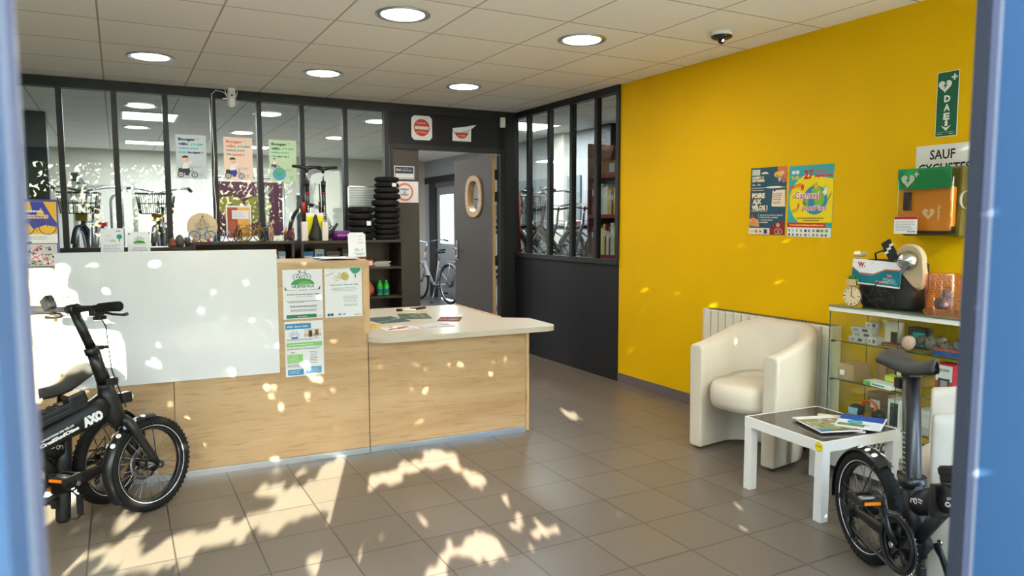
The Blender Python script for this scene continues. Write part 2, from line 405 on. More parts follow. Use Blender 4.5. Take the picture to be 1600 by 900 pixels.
# side partition
b = MB(); b.b2((3.722, 4.985, 0), (3.76, 6.85, 1.0), M_black); b.build('wall_side', None, 'structure')
struct('trim_%d' % k, (3.70, 4.985, 1.0), (3.77, 6.85, 1.045), M_anth); k += 1
struct('trim_%d' % k, (3.70, 4.985, 2.44), (3.77, 6.85, ZC), M_anth); k += 1
my = [6.825, 6.516, 6.107, 5.708, 5.313, 5.0]
for y in my:
    struct('trim_%d' % k, (3.705, y-.02, 1.045), (3.755, y+.02, 2.44), M_anth); k += 1
for i in range(len(my)-1):
    struct('window_%d' % w, (3.728, my[i+1]+.02, 1.045), (3.734, my[i]-.02, 2.44), M_glass); w += 1
struct('trim_%d' % k, (3.69, 6.80, 0), (3.76, 6.86, ZC), M_anth); k += 1
struct('baseboard_back', (5.085, 3.6, 0), (5.1, 11.3, .08), M_base)
# open door leaf hinged at the corner, with round-cornered porthole
def door_leaf():
    t = MB(); W_, H_ = .84, 2.05; e = .04
    cx, cz, rx, rz = .385, 1.635, .150, .200
    # leaf plate with an oval hole, x along the leaf, thickness in y
    n = 40; outer = []; inner = []
    for i in range(n):
        q = 2*PI*i/n; c_, s_ = math.cos(q), math.sin(q)
        sx = (W_-cx if c_ > 0 else cx)/max(abs(c_), 1e-6); sz = (H_-cz if s_ > 0 else cz)/max(abs(s_), 1e-6); k_ = min(sx, sz)
        outer.append((cx+c_*k_, cz+s_*k_)); p = 2.6
        rr = 1/((abs(c_)/rx)**p+(abs(s_)/rz)**p)**(1/p); inner.append((cx+c_*rr, cz+s_*rr))
    corners = [(0, 0), (W_, 0), (W_, H_), (0, H_)]
    for y in (0, e):
        for i in range(n):
            j = (i+1) % n; a, b_ = outer[i], outer[j]
            pts = [inner[i], a]
            for cc in corners:
                if abs(a[0]-b_[0]) > 1e-6 and abs(a[1]-b_[1]) > 1e-6:
                    if (abs(cc[0]-a[0]) < 1e-6 and abs(cc[1]-b_[1]) < 1e-6) or (abs(cc[0]-b_[0]) < 1e-6 and abs(cc[1]-a[1]) < 1e-6): pts.append(cc)
            pts += [b_, inner[j]]
            t._add([(p_[0], y, p_[1]) for p_ in pts], [tuple(range(len(pts)))], M_darkgrey)
    for i in range(n):
        j = (i+1) % n; t._add([(inner[i][0], 0, inner[i][1]), (inner[j][0], 0, inner[j][1]), (inner[j][0], e, inner[j][1]), (inner[i][0], e, inner[i][1])], [(0, 1, 2, 3)], M_darkgrey)
    for a, b_ in (((0, 0), (W_, 0)), ((W_, 0), (W_, H_)), ((0, 0), (0, H_)), ((0, H_), (W_, H_))):
        t._add([(a[0], 0, a[1]), (b_[0], 0, b_[1]), (b_[0], e, b_[1]), (a[0], e, a[1])], [(0, 1, 2, 3)], M_oakedge)
    o = t.build('door_2', None, 'structure')
    f = MB()
    for y0, y1 in ((-.018, 0.001), (e-.001, e+.018)):
        ro = [(cx+(px-cx)*1.0, cz+(pz-cz)*1.0) for px, pz in inner]; ri = [(cx+(px-cx)*.78, cz+(pz-cz)*.84) for px, pz in inner]
        rr_ = [(cx+(px-cx)*1.16, cz+(pz-cz)*1.12) for px, pz in inner]
        rows = [[(p_[0], y, p_[1]) for p_ in lst] for lst, y in ((rr_, y1 if y0 < 0 else y0), (rr_, y0 if y0 < 0 else y1), (ri, y0 if y0 < 0 else y1), (ri, e/2))]
        f.grid([r_ + [r_[0]] for r_ in rows], M_oak, smooth=False)
    f.build('porthole_ring', o)
    g = MB(); g._add([(cx+(p_[0]-cx)*.9, e/2, cz+(p_[1]-cz)*.95) for p_ in inner], [tuple(range(n))], M_glass); g.build('porthole_glass', o)
    h = MB()
    for sy, y in ((-1, 0), (1, e)):
        h.b2((W_-.075, y, .93), (W_-.035, y+sy*.008, 1.15), M_chrome)
        h.tube([(W_-.055, y, 1.06), (W_-.055, y+sy*.05, 1.06), (W_-.18, y+sy*.055, 1.06)], .009, M_chrome)
        h.cyl((W_-.055, y+sy*.012, .96), .02, .02, M_chrome, axis=(0, 1, 0))
    h.build('door_handle', o)
    for z in (1.85, 1.62, .95, .2):
        q = MB(); q.b2((-.012, -.006, z-.05), (.012, .012, z+.05), M_blk); q.cyl((-.008, -.008, z), .009, .11, M_blk); q.build('hinge', o)
    o.location = (3.505, 6.84, .012); o.rotation_euler = (0, 0, R(94))
    return o
door_leaf()
# workshop door in the far right wall
b = MB(); b.b2((5.08, 11.30, 0), (5.18, 11.36, 2.08), M_steel); b.b2((5.08, 12.30, 0), (5.18, 12.62, 2.08), M_anth); b.b2((5.08, 11.36, 2.0), (5.18, 12.30, 2.08), M_steel)
b.b2((5.10, 11.36, .02), (5.15, 11.55, 2.0), M_alu); b.b2((5.10, 12.14, .02), (5.15, 12.30, 2.0), M_alu)
b.b2((5.10, 11.55, .02), (5.15, 12.14, 1.0), M_alu); b.b2((5.10, 11.55, 1.86), (5.15, 12.14, 2.0), M_alu)
o = b.build('door_3', None, 'structure')
b = MB(); b.b2((5.12, 11.55, 1.0), (5.126, 12.14, 1.86), M_glass); b.build('door_pane', o)
b = MB(); b.b2((5.09, 11.30, 2.08), (5.1, 12.85, 2.2), M_anth); b.build('trim_%d' % k, None, 'structure'); k += 1

# facade where the camera stands: jambs and glazing bays
b = MB()
b.b2((-.19, .44, 0), (-.0560, .515, 2.3), M_frameblue); b.b2((-.066, .515, 0), (-.0530, .532, 2.3), M_framelight); b.b2((-.062, .532, 0), (-.0492, .545, 2.3), M_framegrey)
b.build('trim_%d' % k, None, 'structure'); k += 1
b = MB()
b.b2((.966, .44, 0), (1.06, .52, 2.3), M_frameblue); b.b2((.962, .523, 0), (1.0, .530, 2.3), M_framegrey); b.b2((.9535, .530, 0), (1.0, .545, 2.3), M_gasket)
b.b2((.9635, .5185, 0), (.99, .5225, 2.3), M_framelight)
b.build('trim_%d' % k, None, 'structure'); k += 1
b = MB(); b.b2((XL-.1, YF-.06, 2.3), (XW+.1, YF+.04, ZC), M_frameblue)
b.b2((XL-.1, YF-.04, 0), (-.15, YF+.03, .12), M_frameblue); b.b2((1.02, YF-.04, 0), (XW+.1, YF+.03, .12), M_frameblue)
for x in (-3.08, -1.32, 2.4, 3.74):
    b.b2((x, YF-.04, .12), (x+.07, YF+.03, 2.3), M_frameblue)
b.build('wall_front', None, 'structure')
for x0, x1 in ((-3.0, -1.32), (-1.25, -.2), (1.06, 2.39), (2.48, 3.73)):
    struct('window_%d' % w, (x0, YF-.006, .12), (x1, YF, 2.3), M_glass); w += 1
# ---------------------------------------------------------------- recessed round lights
def round_light(x, y, label, group):
    t = thing('ceiling_light', label, 'ceiling light', (x, y, ZC), 0, group)
    b = MB(); b.lathe([(.118, -.0005), (.150, -.0005), (.152, -.006), (.140, -.010), (.120, -.007), (.118, -.002)], M_alu, n=40); b.build('light_ring', t)
    b = MB(); b.lathe([(.0001, -.014), (.06, -.013), (.10, -.010), (.117, -.006), (.117, -.002), (.0001, -.002)], M_light, n=40); b.build('diffuser', t)
    L = bpy.data.lights.new('downlight', 'AREA'); L.shape = 'DISK'; L.size = .23; L.energy = 5; L.color = (1, .955, .89)
    lo = bpy.data.objects.new('downlight', L); COL.objects.link(lo); lo.parent = t; lo.location = (0, 0, -.018)
    return t
LT = {(1.43, 3.90): 'round ceiling light above the reception desk, nearest to the door, top centre left', (2.61, 3.90): 'round ceiling light nearest to the yellow wall',
      (.25, 5.67): 'round ceiling light on the left, above the white fronted counter', (1.43, 5.67): 'round ceiling light above the tall hand pumps, second row', (2.61, 5.67): 'round ceiling light in front of the no-entry signs'}
for (x, y), lb in LT.items(): round_light(x, y, lb, 'round lights in the lobby ceiling')
for x, lb in ((.25, 'left'), (1.43, 'middle'), (2.61, 'right')):
    round_light(x, 8.03, 'round workshop ceiling light seen through the glass, nearer row, %s one' % lb, 'round lights in the workshop ceiling')
    round_light(x, 9.80, 'round workshop ceiling light seen through the glass, farther row, %s one' % lb, 'round lights in the workshop ceiling')
for x, lb in ((.25, 'left'), (1.43, 'middle'), (2.61, 'right')):
    pass
def panel_light(x0, x1, y0, y1, label):
    t = thing('panel_light', label, 'ceiling light', ((x0+x1)/2, (y0+y1)/2, ZC), 0, 'rectangular workshop lights')
    b = MB(); w_, d_ = (x1-x0)/2, (y1-y0)/2
    b.b2((-w_-.02, -d_-.02, -.012), (w_+.02, -d_, 0), M_white); b.b2((-w_-.02, d_, -.012), (w_+.02, d_+.02, 0), M_white)
    b.b2((-w_-.02, -d_, -.012), (-w_, d_, 0), M_white); b.b2((w_, -d_, -.012), (w_+.02, d_, 0), M_white); b.build('light_frame', t)
    b = MB(); b.b2((-w_, -d_, -.008), (w_, d_, -.001), M_lightw); b.build('diffuser', t)
    L = bpy.data.lights.new('panel', 'AREA'); L.shape = 'RECTANGLE'; L.size = x1-x0; L.size_y = y1-y0; L.energy = 30; L.color = (.95, .97, 1)
    lo = bpy.data.objects.new('panel', L); COL.objects.link(lo); lo.parent = t; lo.location = (0, 0, -.02)
for x_, y_, lb in ((4.38, 5.67, 'added round light brightening the room behind the side partition, nearer the lobby'), (4.38, 9.2, 'added round light brightening the far back of the room behind the side partition')): round_light(x_, y_, lb, 'added lights behind the side partition')  # both lamps added to brighten the dark room behind the side partition
panel_light(.10, .60, 8.46, 9.05, 'bright rectangular workshop ceiling light, nearer one on the left')
panel_light(.15, .64, 11.35, 11.75, 'bright rectangular workshop ceiling light far back on the left')
panel_light(1.45, 2.05, 11.3, 11.7, 'bright rectangular workshop ceiling light behind the orange and green posters')
panel_light(4.0, 4.6, 7.3, 7.9, 'bright rectangular ceiling light in the room behind the side partition')

# ---------------------------------------------------------------- security devices
t = thing('dome_camera', 'black and white dome camera on the ceiling beside the yellow wall', 'security camera', (3.25, 3.35, ZC))
b = MB(); b.lathe([(.0001, 0), (.062, 0), (.064, -.018), (.058, -.024), (.0001, -.024)], M_white); b.build('mount', t)
b = MB(); b.lathe([(.055, -.024), (.064, -.030), (.050, -.042), (.028, -.046), (.0001, -.046)], M_blk2); b.build('shroud', t)
b = MB(); b.ball((0, 0, -.052), .022, M_blk2); b.cyl((-.008, -.018, -.056), .008, .01, M_chrome, axis=(-.3, -1, -.3)); b.build('lens_ball', t)
t = thing('ip_camera', 'white camera with two antennas hanging from the dark beam above the glass', 'security camera', (.90, 6.68, ZC))
b = MB(); b.b2((-.030, -.03, -.03), (.030, .03, 0), M_white, bev=.006); b.build('mount', t)
b = MB(); b.lathe([(.0001, -.16), (.02, -.157), (.031, -.14), (.034, -.10), (.037, -.05), (.036, -.028), (.0001, -.028)], M_white, n=20); b.build('body', t)
b = MB(); b.lathe([(.024, 0), (.027, .004), (.024, .008), (.0001, .008)], M_paper, c=(0, -.034, -.06), axis=(0, -1, -.1), n=20); b.cyl((0, -.043, -.062), .009, .006, M_blk2, axis=(0, 1, .1))
for a in range(0, 360, 60): b.cyl((.017*math.cos(R(a)), -.043, -.062+.017*math.sin(R(a))), .003, .004, M_blk, axis=(0, 1, 0), n=8)
b.build('lens_ring', t)
for sx in (-1, 1):
    b = MB(); b.tube([(sx*.038, 0, -.07), (sx*.048, 0, -.03), (sx*.05, 0, -.012)], [.004, .0035, .003], M_white); b.build('antenna', t)
b = MB(); b.tube([(-.034, 0, -.085), (-.07, .0, -.09)], .006, M_white); b.tube([(-.03, 0, -.06), (-.07, .01, -.03), (-.12, .03, -.02), (-.15, .055, -.05), (-.155, .06, -.3)], .0035, M_white)
b.tube([(-.155, .06, -.3), (-.148, .06, -.6), (-.157, .06, -.8), (-.146, .06, -1.0), (-.155, .06, -1.2), (-.15, .06, -1.32)], .0035, M_white); b.build('cable', t)
t = thing('motion_sensor', 'small white motion sensor on the black wall near the corner', 'alarm sensor', (3.54, 6.76, 2.39))
b = MB(); b.box((0, -.014, 0), (.055, .036, .105), M_white, bev=.01); b.build('housing', t)
b = MB(); b.box((0, -.034, .005), (.036, .006, .05), M_paper, bev=.003); b.build('lens', t)

# ---------------------------------------------------------------- reception counter (slightly turned in the room)
CU = Vector((.99838722, -.05677104, 0)); CN = Vector((.05677104, .99838722, 0)); CRZ = math.atan2(CU.y, CU.x)
CO = Vector((.271, 4.165, 0))
def cpt(u, n_, z): return CO + CU*u + CN*n_ + Vector((0, 0, z))
t = thing('reception_counter', 'tall light oak reception counter on the left with posters on its front', 'counter', CO, CRZ)
b = MB()
for u0, u1 in ((-1.9, -1.005), (-1.0, -.049), (-.045, .990)):
    b.b2((u0, 0, .035), (u1, .022, 1.10), M_oak)
b.build('front_panel', t)
b = MB(); b.b2((-1.9, .022, .03), (.972, .40, 1.08), M_oak); b.build('carcass', t)
b = MB(); b.b2((-1.9, -.004, 1.10), (1.006, .42, 1.142), M_oak, bev=.002); b.build('counter_top', t)
b = MB(); b.b2((.972, -.001, .72), (1.006, .42, 1.10), M_oakedge); b.build('end_panel', t)
b = MB(); b.b2((-1.9, -.004, 0), (.99, .012, .034), M_alu); b.b2((-1.9, -.008, .022), (.99, -.003, .030), M_alu); b.build('plinth', t)
t = thing('reception_desk', 'low light oak reception desk with a cream overhanging top', 'desk', CO, CRZ)
b = MB(); b.b2((.995, 0, .035), (2.022, .022, .668), M_oak); b.b2((.995, .022, .03), (2.02, .72, .66), M_oak); b.build('front_panel', t)
b = MB(); b.b2((2.024, -.003, .003), (2.045, .75, .668), M_oakedge); b.build('end_panel', t)
b = MB(); b.b2((.995, -.004, 0), (2.02, .012, .034), M_alu); b.b2((.995, -.008, .022), (2.02, -.003, .030), M_alu); b.build('plinth', t)
# top: rounded slab
def slab_poly():
    p = []
    def arc(cx, cy, r, a0, a1):
        for i in range(9): a = R(a0+(a1-a0)*i/8); p.append((cx+r*math.cos(a), cy+r*math.sin(a)))
    arc(1.06+.05, -.12+.13, .13, 180+10, 270); arc(2.20-.09, -.12+.09, .09, 270, 360)
    p.append((2.20, .30)); p.append((2.03, .42)); p.append((2.03, 1.32)); p.append((1.01, 1.32)); p.append((1.01, .05))
    return p
b = MB(); b.prism(slab_poly(), .668, .70, M_cream); b.build('desk_top', t)
b = MB(); b.b2((2.03, .44, .60), (2.048, 1.32, .704), M_oakedge); b.build('edge_strip', t)
b = MB(); b.b2((1.02, .74, .0), (2.03, 1.30, .10), M_oak); b.b2((2.01, .72, .10), (2.03, 1.32, .668), M_oak); b.b2((1.02, 1.28, .1), (2.01, 1.30, .668), M_oak); b.build('side_panel', t)
def cart(art, name, u, z, label, cat, group=None, off=-.0022):
    p = cpt(u, off, z); o = art.put(name, p, CU, (0, 0, 1)); tag(o, label, cat, group); return o
# white board leaning on the counter front
t = thing('white_board', 'large blank white board fixed to the front of the reception counter', 'board', cpt(-.55, -.012, .53), CRZ)
b = MB(); b.b2((0, -.012, 0), (1.04, .010, .685), M_board, bev=.003); b.build('panel', t)
G1 = (74, 160, 106); DG = (30, 90, 70)
a = Art(.217, .312, M_paper)
a.rect(.004, .29, .02, .018, DG).text('VELO', .15, .292, .035, .008, (90, 130, 150)).poly([(.2, .308), (.212, .308), (.212, .292)], G1)
a.bike(.105, .235, .019, (60, 60, 60)); a.disc(.108, .192, .064, G1, ry=.036, a=(0, 180)); a.disc(.12, .192, .04, (110, 190, 90), ry=.02, a=(0, 180))
a.text('NE JETEZ PLUS', .05, .172, .12, .017, (40, 80, 80), bold=.03); a.text('DE VELO', .088, .158, .042, .008, (60, 100, 110))
a.line(.02, .163, .075, .161, .0015, (60, 100, 110)); a.line(.14, .161, .195, .163, .0015, (60, 100, 110))
a.poly([(.008, .185), (.022, .165), (.012, .162)], DG).poly([(.205, .185), (.19, .165), (.202, .162)], DG)
a.text('Donnez une seconde chance a votre', .02, .135, .178, .008, (30, 30, 50), bold=.03); a.text('velo hors d\'usage', .07, .123, .09, .007, (60, 60, 80))
a.small(.02, .098, .18, 1, .01, (50, 50, 60), .003, True); a.small(.02, .092, .1, 1, .01, (50, 50, 60), .002, True); a.small(.03, .072, .16, 2, .006, (40, 40, 50), .003, True); a.small(.03, .052, .16, 3, .005, (80, 80, 90), .002, True)
a.rect(.015, .005, .165, .02, (58, 128, 96)).text('www.velo.fr', .075, .010, .055, .008, (230, 240, 235)).small(.185, .014, .028, 2, .005, (90, 160, 130), .002)
cart(a, 'flyer', .52, .822, 'paper flyer with green hill and NE JETEZ PLUS on the counter front', 'flyer')
a = Art(.212, .312, M_paper)
a.text('Vélo école', .014, .275, .11, .022, (150, 190, 150), bold=.01).text('pour adultes', .016, .265, .07, .007, (170, 200, 160))
a.poly([(.173, .225), (.179, .225), (.177, .26), (.174, .26)], (110, 80, 60))
for dx, dy, r in ((0, 0, .022), (-.018, -.004, .018), (.018, -.004, .018), (0, .016, .018), (-.006, -.014, .02), (.01, -.012, .018)): a.disc(.176+dx*.85, .277+dy*.9, r*.85, (66, 160, 140))
a.disc(.115, .235, .024, (200, 195, 120)); a.bike(.095, .225, .016, (190, 165, 60)); a.text('Nouveau', .012, .235, .045, .009, (90, 90, 150), rot=24)
for i in range(6): a.poly([(.02+i*.035, .205), (.024+i*.035, .198), (.016+i*.035, .198)], (225, 215, 140))
a.text('Apprenez à faire du vélo', .028, .180, .165, .011, (50, 120, 150), bold=.02)
a.small(.03, .166, .16, 3, .008, (150, 170, 180), .0025, True); a.small(.1, .118, .09, 5, .008, (150, 180, 150), .0025, True); a.small(.1, .07, .09, 2, .007, (140, 170, 170), .003, True)
a.rect(.012, .008, .015, .015, (60, 90, 150)); a.rect(.03, .008, .016, .015, (70, 80, 110)); a.rect(.073, .01, .018, .012, (150, 160, 190)); a.rect(.1, .01, .014, .012, (170, 180, 190)); a.small(.165, .014, .04, 2, .005, (80, 150, 130), .002)
cart(a, 'flyer', .749, .820, 'paper flyer with a teal tree and Vélo école on the counter front', 'flyer')
a = Art(.212, .312, M_paper)
a.rect(.004, .268, .14, .032, (66, 140, 196)).text('SAGE - Savoir rouler', .012, .278, .115, .011, (235, 240, 250), bold=.02)
a.bike(.052, .236, .011, (90, 150, 200)); a.rect(.036, .214, .036, .010, (60, 120, 180)); a.rect(.105, .222, .095, .042, (206, 190, 160)); a.rect(.105, .24, .095, .02, (226, 222, 214)); a.rect(.13, .222, .02, .035, (70, 66, 60)); a.rect(.165, .23, .02, .03, (120, 100, 70)); a.ring(.14, .228, .008, .01, (40, 40, 40)); a.ring(.17, .228, .008, .01, (40, 40, 40))
a.small(.01, .21, .19, 2, .006, (90, 110, 150), .0025); a.rect(.008, .168, .196, .024, (140, 206, 120)); a.small(.02, .178, .17, 1, .01, (230, 245, 225), .004)
a.small(.01, .158, .19, 2, .006, (90, 90, 110), .0025); a.rect(.01, .075, .085, .05, (146, 210, 130)); a.small(.03, .134, .03, 1, .01, (30, 30, 40), .004); a.small(.13, .134, .05, 8, .009, (90, 90, 110), .0025, True)
for i in range(5): a.small(.014, .116-i*.009, .075, 1, .01, (220, 240, 215), .002)
a.small(.01, .066, .09, 3, .006, (100, 110, 130), .0025); a.rect(.012, .008, .085, .032, (74, 150, 206)); a.rect(.112, .012, .085, .038, (90, 160, 214)); a.small(.02, .03, .07, 3, .007, (220, 235, 245), .0025); a.small(.12, .038, .07, 3, .008, (220, 235, 245), .0025)
cart(a, 'flyer', .523, .497, 'lower paper flyer with blue header and green boxes on the counter front', 'flyer')

# leaflet stands on the counter (acrylic holders with sheets)
def stand(u, n_, rz, art, w_, h_, label, lean=14):
    t = thing('leaflet_stand', label, 'leaflet stand', cpt(u, n_, 1.143), CRZ+R(rz), 'acrylic leaflet stands on the counter')
    la = R(lean); ey = Vector((0, math.sin(la), math.cos(la)))
    b = MB(); g = M_caseglass
    q = Matrix.Rotation(-la, 4, 'X')
    b.box((w_/2, .004+h_/2*math.sin(la), h_/2*math.cos(la)), (w_+.006, .002, h_), g, rot=Matrix.Rotation(-la, 3, 'X')); 
    b.build('back_plate', t).location = (0, .004, .004)
    b = MB(); b.b2((0, -.03, 0), (w_, .10, .003), g); b.b2((0, -.03, 0), (w_, -.027, .022), g); b.build('foot', t)
    o = art.put('leaflet', (0, -.004, .005), (1, 0, 0), ey, t)
    b = MB(); b.box((w_/2, h_/2*math.sin(la)-.001, h_/2*math.cos(la)), (w_, .003, h_*.97), M_paper, rot=Matrix.Rotation(-la, 3, 'X')); b.build('leaflet_stack', t).location = (0, .004, .006)
    return t
a = Art(.105, .19, M_paper); a.rect(.07, .172, .02, .006, (150, 160, 200)); a.small(.02, .15, .03, 3, .012, (160, 170, 190))
a.disc(.055, .118, .014, (196, 205, 170), a=(0, 180)); a.poly([(.083, .118), (.087, .118), (.087, .14), (.083, .14)], (90, 110, 100)); a.disc(.085, .145, .013, (50, 150, 130)); a.small(.012, .10, .08, 5, .009, (130, 140, 170), .002); a.small(.05, .05, .045, 2, .006, (120, 190, 160), .003); a.line(.045, .035, .095, .032, .003, (60, 110, 150))
stand(-.36, .10, -4, a, .105, .19, 'leaflet stand on the counter, left one with a teal tree')
a = Art(.105, .17, M_paper); a.rect(.004, .155, .008, .008, (60, 70, 80)).poly([(.098, .168), (.104, .168), (.104, .152)], (40, 110, 90))
a.bike(.054, .128, .009, (90, 90, 90)); a.disc(.054, .108, .028, (70, 150, 60), ry=.016, a=(0, 180)); a.text('NE JETEZ PLUS', .028, .099, .055, .006, (60, 80, 90)); a.small(.015, .085, .08, 3, .008, (110, 120, 150), .002, True); a.small(.05, .045, .045, 2, .006, (120, 190, 160), .003); a.line(.045, .03, .09, .028, .003, (60, 110, 150))
stand(-.235, .10, 2, a, .105, .17, 'leaflet stand on the counter, right one with a green hill')
# cyclist display box at the counter's left end
t = thing('brochure_display', 'cardboard brochure display with blue and yellow cyclist header at left end of counter', 'brochure display', cpt(-.69, .06, 1.143), CRZ+R(2))
Mpur = mat('purple_card', (92, 80, 170), .5)
b = MB(); b.b2((-.02, 0, 0), (.150, .09, .115), Mpur); b.b2((-.02, .08, .1), (.150, .09, .335), Mpur); b.build('box', t)
a = Art(.17, .205, flat((242, 240, 236)))
a.rect(0, .045, .17, .16, (245, 190, 60)); a.poly([(.06, .205), (.115, .205), (.15, .13), (.17, .10), (.17, .08), (.12, .09), (.07, .07), (.05, .1), (0, .085), (0, .145), (.07, .155)], (66, 74, 176)); a.poly([(.085, .14), (.105, .175), (.12, .14)], (245, 190, 60))
a.ring(.04, .08, .034, .038, (100, 80, 120)); a.ring(.13, .08, .034, .038, (100, 80, 120)); a.line(.04, .08, .06, .13, .003, (120, 90, 120)); a.line(.06, .13, .1, .12, .003, (120, 90, 120)); a.line(.13, .08, .115, .14, .003, (120, 90, 120)); a.line(.085, .06, .075, .11, .003, (120, 90, 120))
a.text('cyclistes,', .004, .148, .112, .017, (250, 250, 250), bold=.04); a.rect(.03, .122, .105, .018, (246, 214, 130)); a.text('Brrrillez !', .034, .126, .096, .012, (80, 70, 150), bold=.02)
a.small(.03, .03, .11, 2, .01, (150, 150, 170), .0025); a.rect(0, 0, .06, .008, (30, 30, 36))
a.put('header', (-.02, .0, .118), (1, 0, 0), (0, .08, 1), t)
for i in range(6):
    a = Art(.16, .11, flat((214, 214, 210)))
    rnd = random.Random(3+i)
    for q in range(60): x, y, s_ = rnd.uniform(.01, .14), rnd.uniform(.005, .09), rnd.uniform(.005, .014); a.rect(x, y, s_, s_*.7, rnd.choice([(70, 74, 80), (170, 160, 140), (240, 240, 240), (120, 110, 100), (236, 60, 140), (40, 40, 44), (250, 250, 250)]))
    if i == 0:
        for x, y in ((.07, .045), (.145, .02), (.02, .09)):
            a.rect(x-.022, y-.012, .044, .026, (245, 245, 245)); a.line(x-.018, y-.008, x+.018, y+.01, .004, (236, 50, 140)); a.line(x-.014, y+.011, x+.014, y-.009, .004, (236, 50, 140))
        a.text('velo', .06, .07, .05, .014, (236, 60, 140), bold=.04, rot=35)
    a.put('brochure', (-.015, -.003+i*.009, .004), (1, 0, 0), (0, .02, 1), t)
    if i == 0: pass
t = thing('paper_bag', 'white paper bag standing behind the cyclist display', 'paper bag', (-.66, 5.5, 1.10), R(3)); 
b = MB(); rows = []
for z in (0, .08, .2, .30, .36):
    s_ = 1+.04*math.sin(z*20); rows.append([(-.10*s_, -.04, z), (0, -.046, z), (.10*s_, -.04, z), (.10*s_, .04, z), (0, .03, z), (-.10*s_, .04, z)])
b.grid(rows, M_paper, closed=True, smooth=False); b.build('bag_body', t)
b = MB(); b.tube([(-.04, -.045, .35), (-.035, -.045, .40), (.03, -.045, .40), (.035, -.045, .35)], .003, M_paper); b.build('bag_handle', t)
t2 = thing('side_cabinet', 'white side cabinet behind the counter carrying the paper bag', 'cabinet', (-.72, 5.55, 0))
b = MB(); b.b2((-.5, -.2, .05), (.25, .2, 1.07), M_white); b.build('cabinet_body', t2); b = MB(); b.b2((-.52, -.22, 1.07), (.27, .21, 1.10), M_oak); b.build('cabinet_top', t2)
b = MB(); b.b2((-.48, -.18, 0), (.23, .18, .05), M_blk); b.build('plinth', t2)

# white name card stand, stack of papers
t = thing('card_stand', 'white card stand with the word VEL on the papers at the counter end', 'card stand', cpt(.925, .12, 1.158), CRZ+R(1))
b = MB(); b.prism([(0, 0), (.085, 0), (.085, .145), (0, .145)], -.003, 0, M_paper, M=Matrix.Rotation(R(84), 4, 'X')); b.prism([(0, 0), (.085, 0), (.085, .12), (0, .12)], -.003, 0, M_paper, M=Matrix.Translation((0, .045, 0)) @ Matrix.Rotation(R(104), 4, 'X')); b.build('folded_card', t)
a = Art(.105, .135, M_paper, th=.001); a.text('AVIS', .062, .118, .028, .007, (120, 120, 120)).text('AUX', .066, .098, .020, .007, (120, 120, 120)).text('DONS', .060, .08, .030, .007, (120, 120, 120)); a.text('VEL', .035, .034, .034, .014, (80, 90, 100)); a.line(.076, .03, .086, .05, .003, (60, 120, 150)); a.line(.035, .022, .095, .018, .003, (60, 130, 160)); a.line(.045, .014, .08, .012, .002, (60, 150, 130))
a.put('front_sheet', (-.01, -.004, .001), (1, 0, 0), (0, .1, 1), t)
for i, (u, n_, rz, lb) in enumerate(((.76, .05, 4, 'topmost'), (.74, .08, -3, 'middle'), (.75, .07, 1, 'lowest'))):
    b = MB(); z0 = 1.1525-i*.005
    rows = [[(x, y, .0012*math.sin(x*30+y*20)*(1 if i else 2)) for x in (0, .07, .14, .21)] for y in (0, .1, .2, .297)]
    b.grid(rows, M_paper); b.grid([[(x, y, z-.003) for x, y, z in r] for r in rows], M_paper)
    o = b.build('paper_sheet', merge=False); o.location = cpt(u, n_, z0); o.rotation_euler = (0, 0, CRZ+R(rz)); tag(o, 'loose white paper at the right end of the counter, %s of the pile' % lb, 'paper', 'papers on the counter end')
a = Art(.05, .035, flat((214, 40, 44))); a.rect(.012, .006, .02, .022, (240, 240, 240))
t = thing('small_box', 'small red box at the right end of the counter beside the papers', 'box', cpt(.955, .25, 1.143), CRZ)
b = MB(); b.b2((0, 0, 0), (.045, .04, .05), flat((206, 36, 40)), bev=.002); b.build('carton', t); a.put('label_print', (-.001, -.002, .006), (1, 0, 0), (0, 0, 1), t)

# brochures and pens on the desk top
def flatsheet(name, x, y, z, w_, h_, rz, art, label, cat, group=None):
    o = art.put(name, (x, y, z), (math.cos(R(rz)), math.sin(R(rz)), 0), (-math.sin(R(rz)), math.cos(R(rz)), 0)); return tag(o, label, cat, group)
def brochure_art(w_, h_, base, cols, seed, paper=None):
    a = Art(w_, h_, flat(base), th=.0025); rnd = random.Random(seed)
    for q in range(26):
        s_ = rnd.uniform(.015, .05); x = rnd.uniform(.008, w_-s_-.008); y = rnd.uniform(.01, h_-s_*.6-.01); a.rect(x, y, s_, s_*rnd.uniform(.3, .6), rnd.choice(cols))
    return a
DB = 'brochures on the desk top'; z = .7008
A_ = brochure_art(.21, .30, (70, 92, 96), [(90, 120, 120), (170, 170, 150), (50, 66, 74), (120, 140, 130)], 1); flatsheet('brochure', 1.50, 4.56, z, .21, .3, 8, A_, 'dark teal brochure at the left of the desk top', 'brochure', DB)
A_ = brochure_art(.21, .30, (84, 100, 84), [(60, 84, 80), (150, 150, 110), (120, 60, 50), (190, 190, 170)], 2); flatsheet('brochure', 1.68, 4.70, z, .21, .3, -14, A_, 'dark green brochure at the back of the pile on the desk', 'brochure', DB)
A_ = brochure_art(.15, .21, (120, 48, 44), [(150, 70, 60), (90, 40, 40), (200, 170, 160)], 3); flatsheet('brochure', 1.86, 4.50, z, .15, .21, -30, A_, 'dark red brochure at the right of the pile on the desk', 'brochure', DB)
A_ = brochure_art(.21, .148, (240, 236, 230), [(150, 50, 50), (170, 70, 60), (120, 60, 120), (150, 50, 50)], 4); flatsheet('brochure', 1.42, 4.22, z, .21, .148, 3, A_, 'white and dark red leaflet at the front edge of the desk', 'brochure', DB)
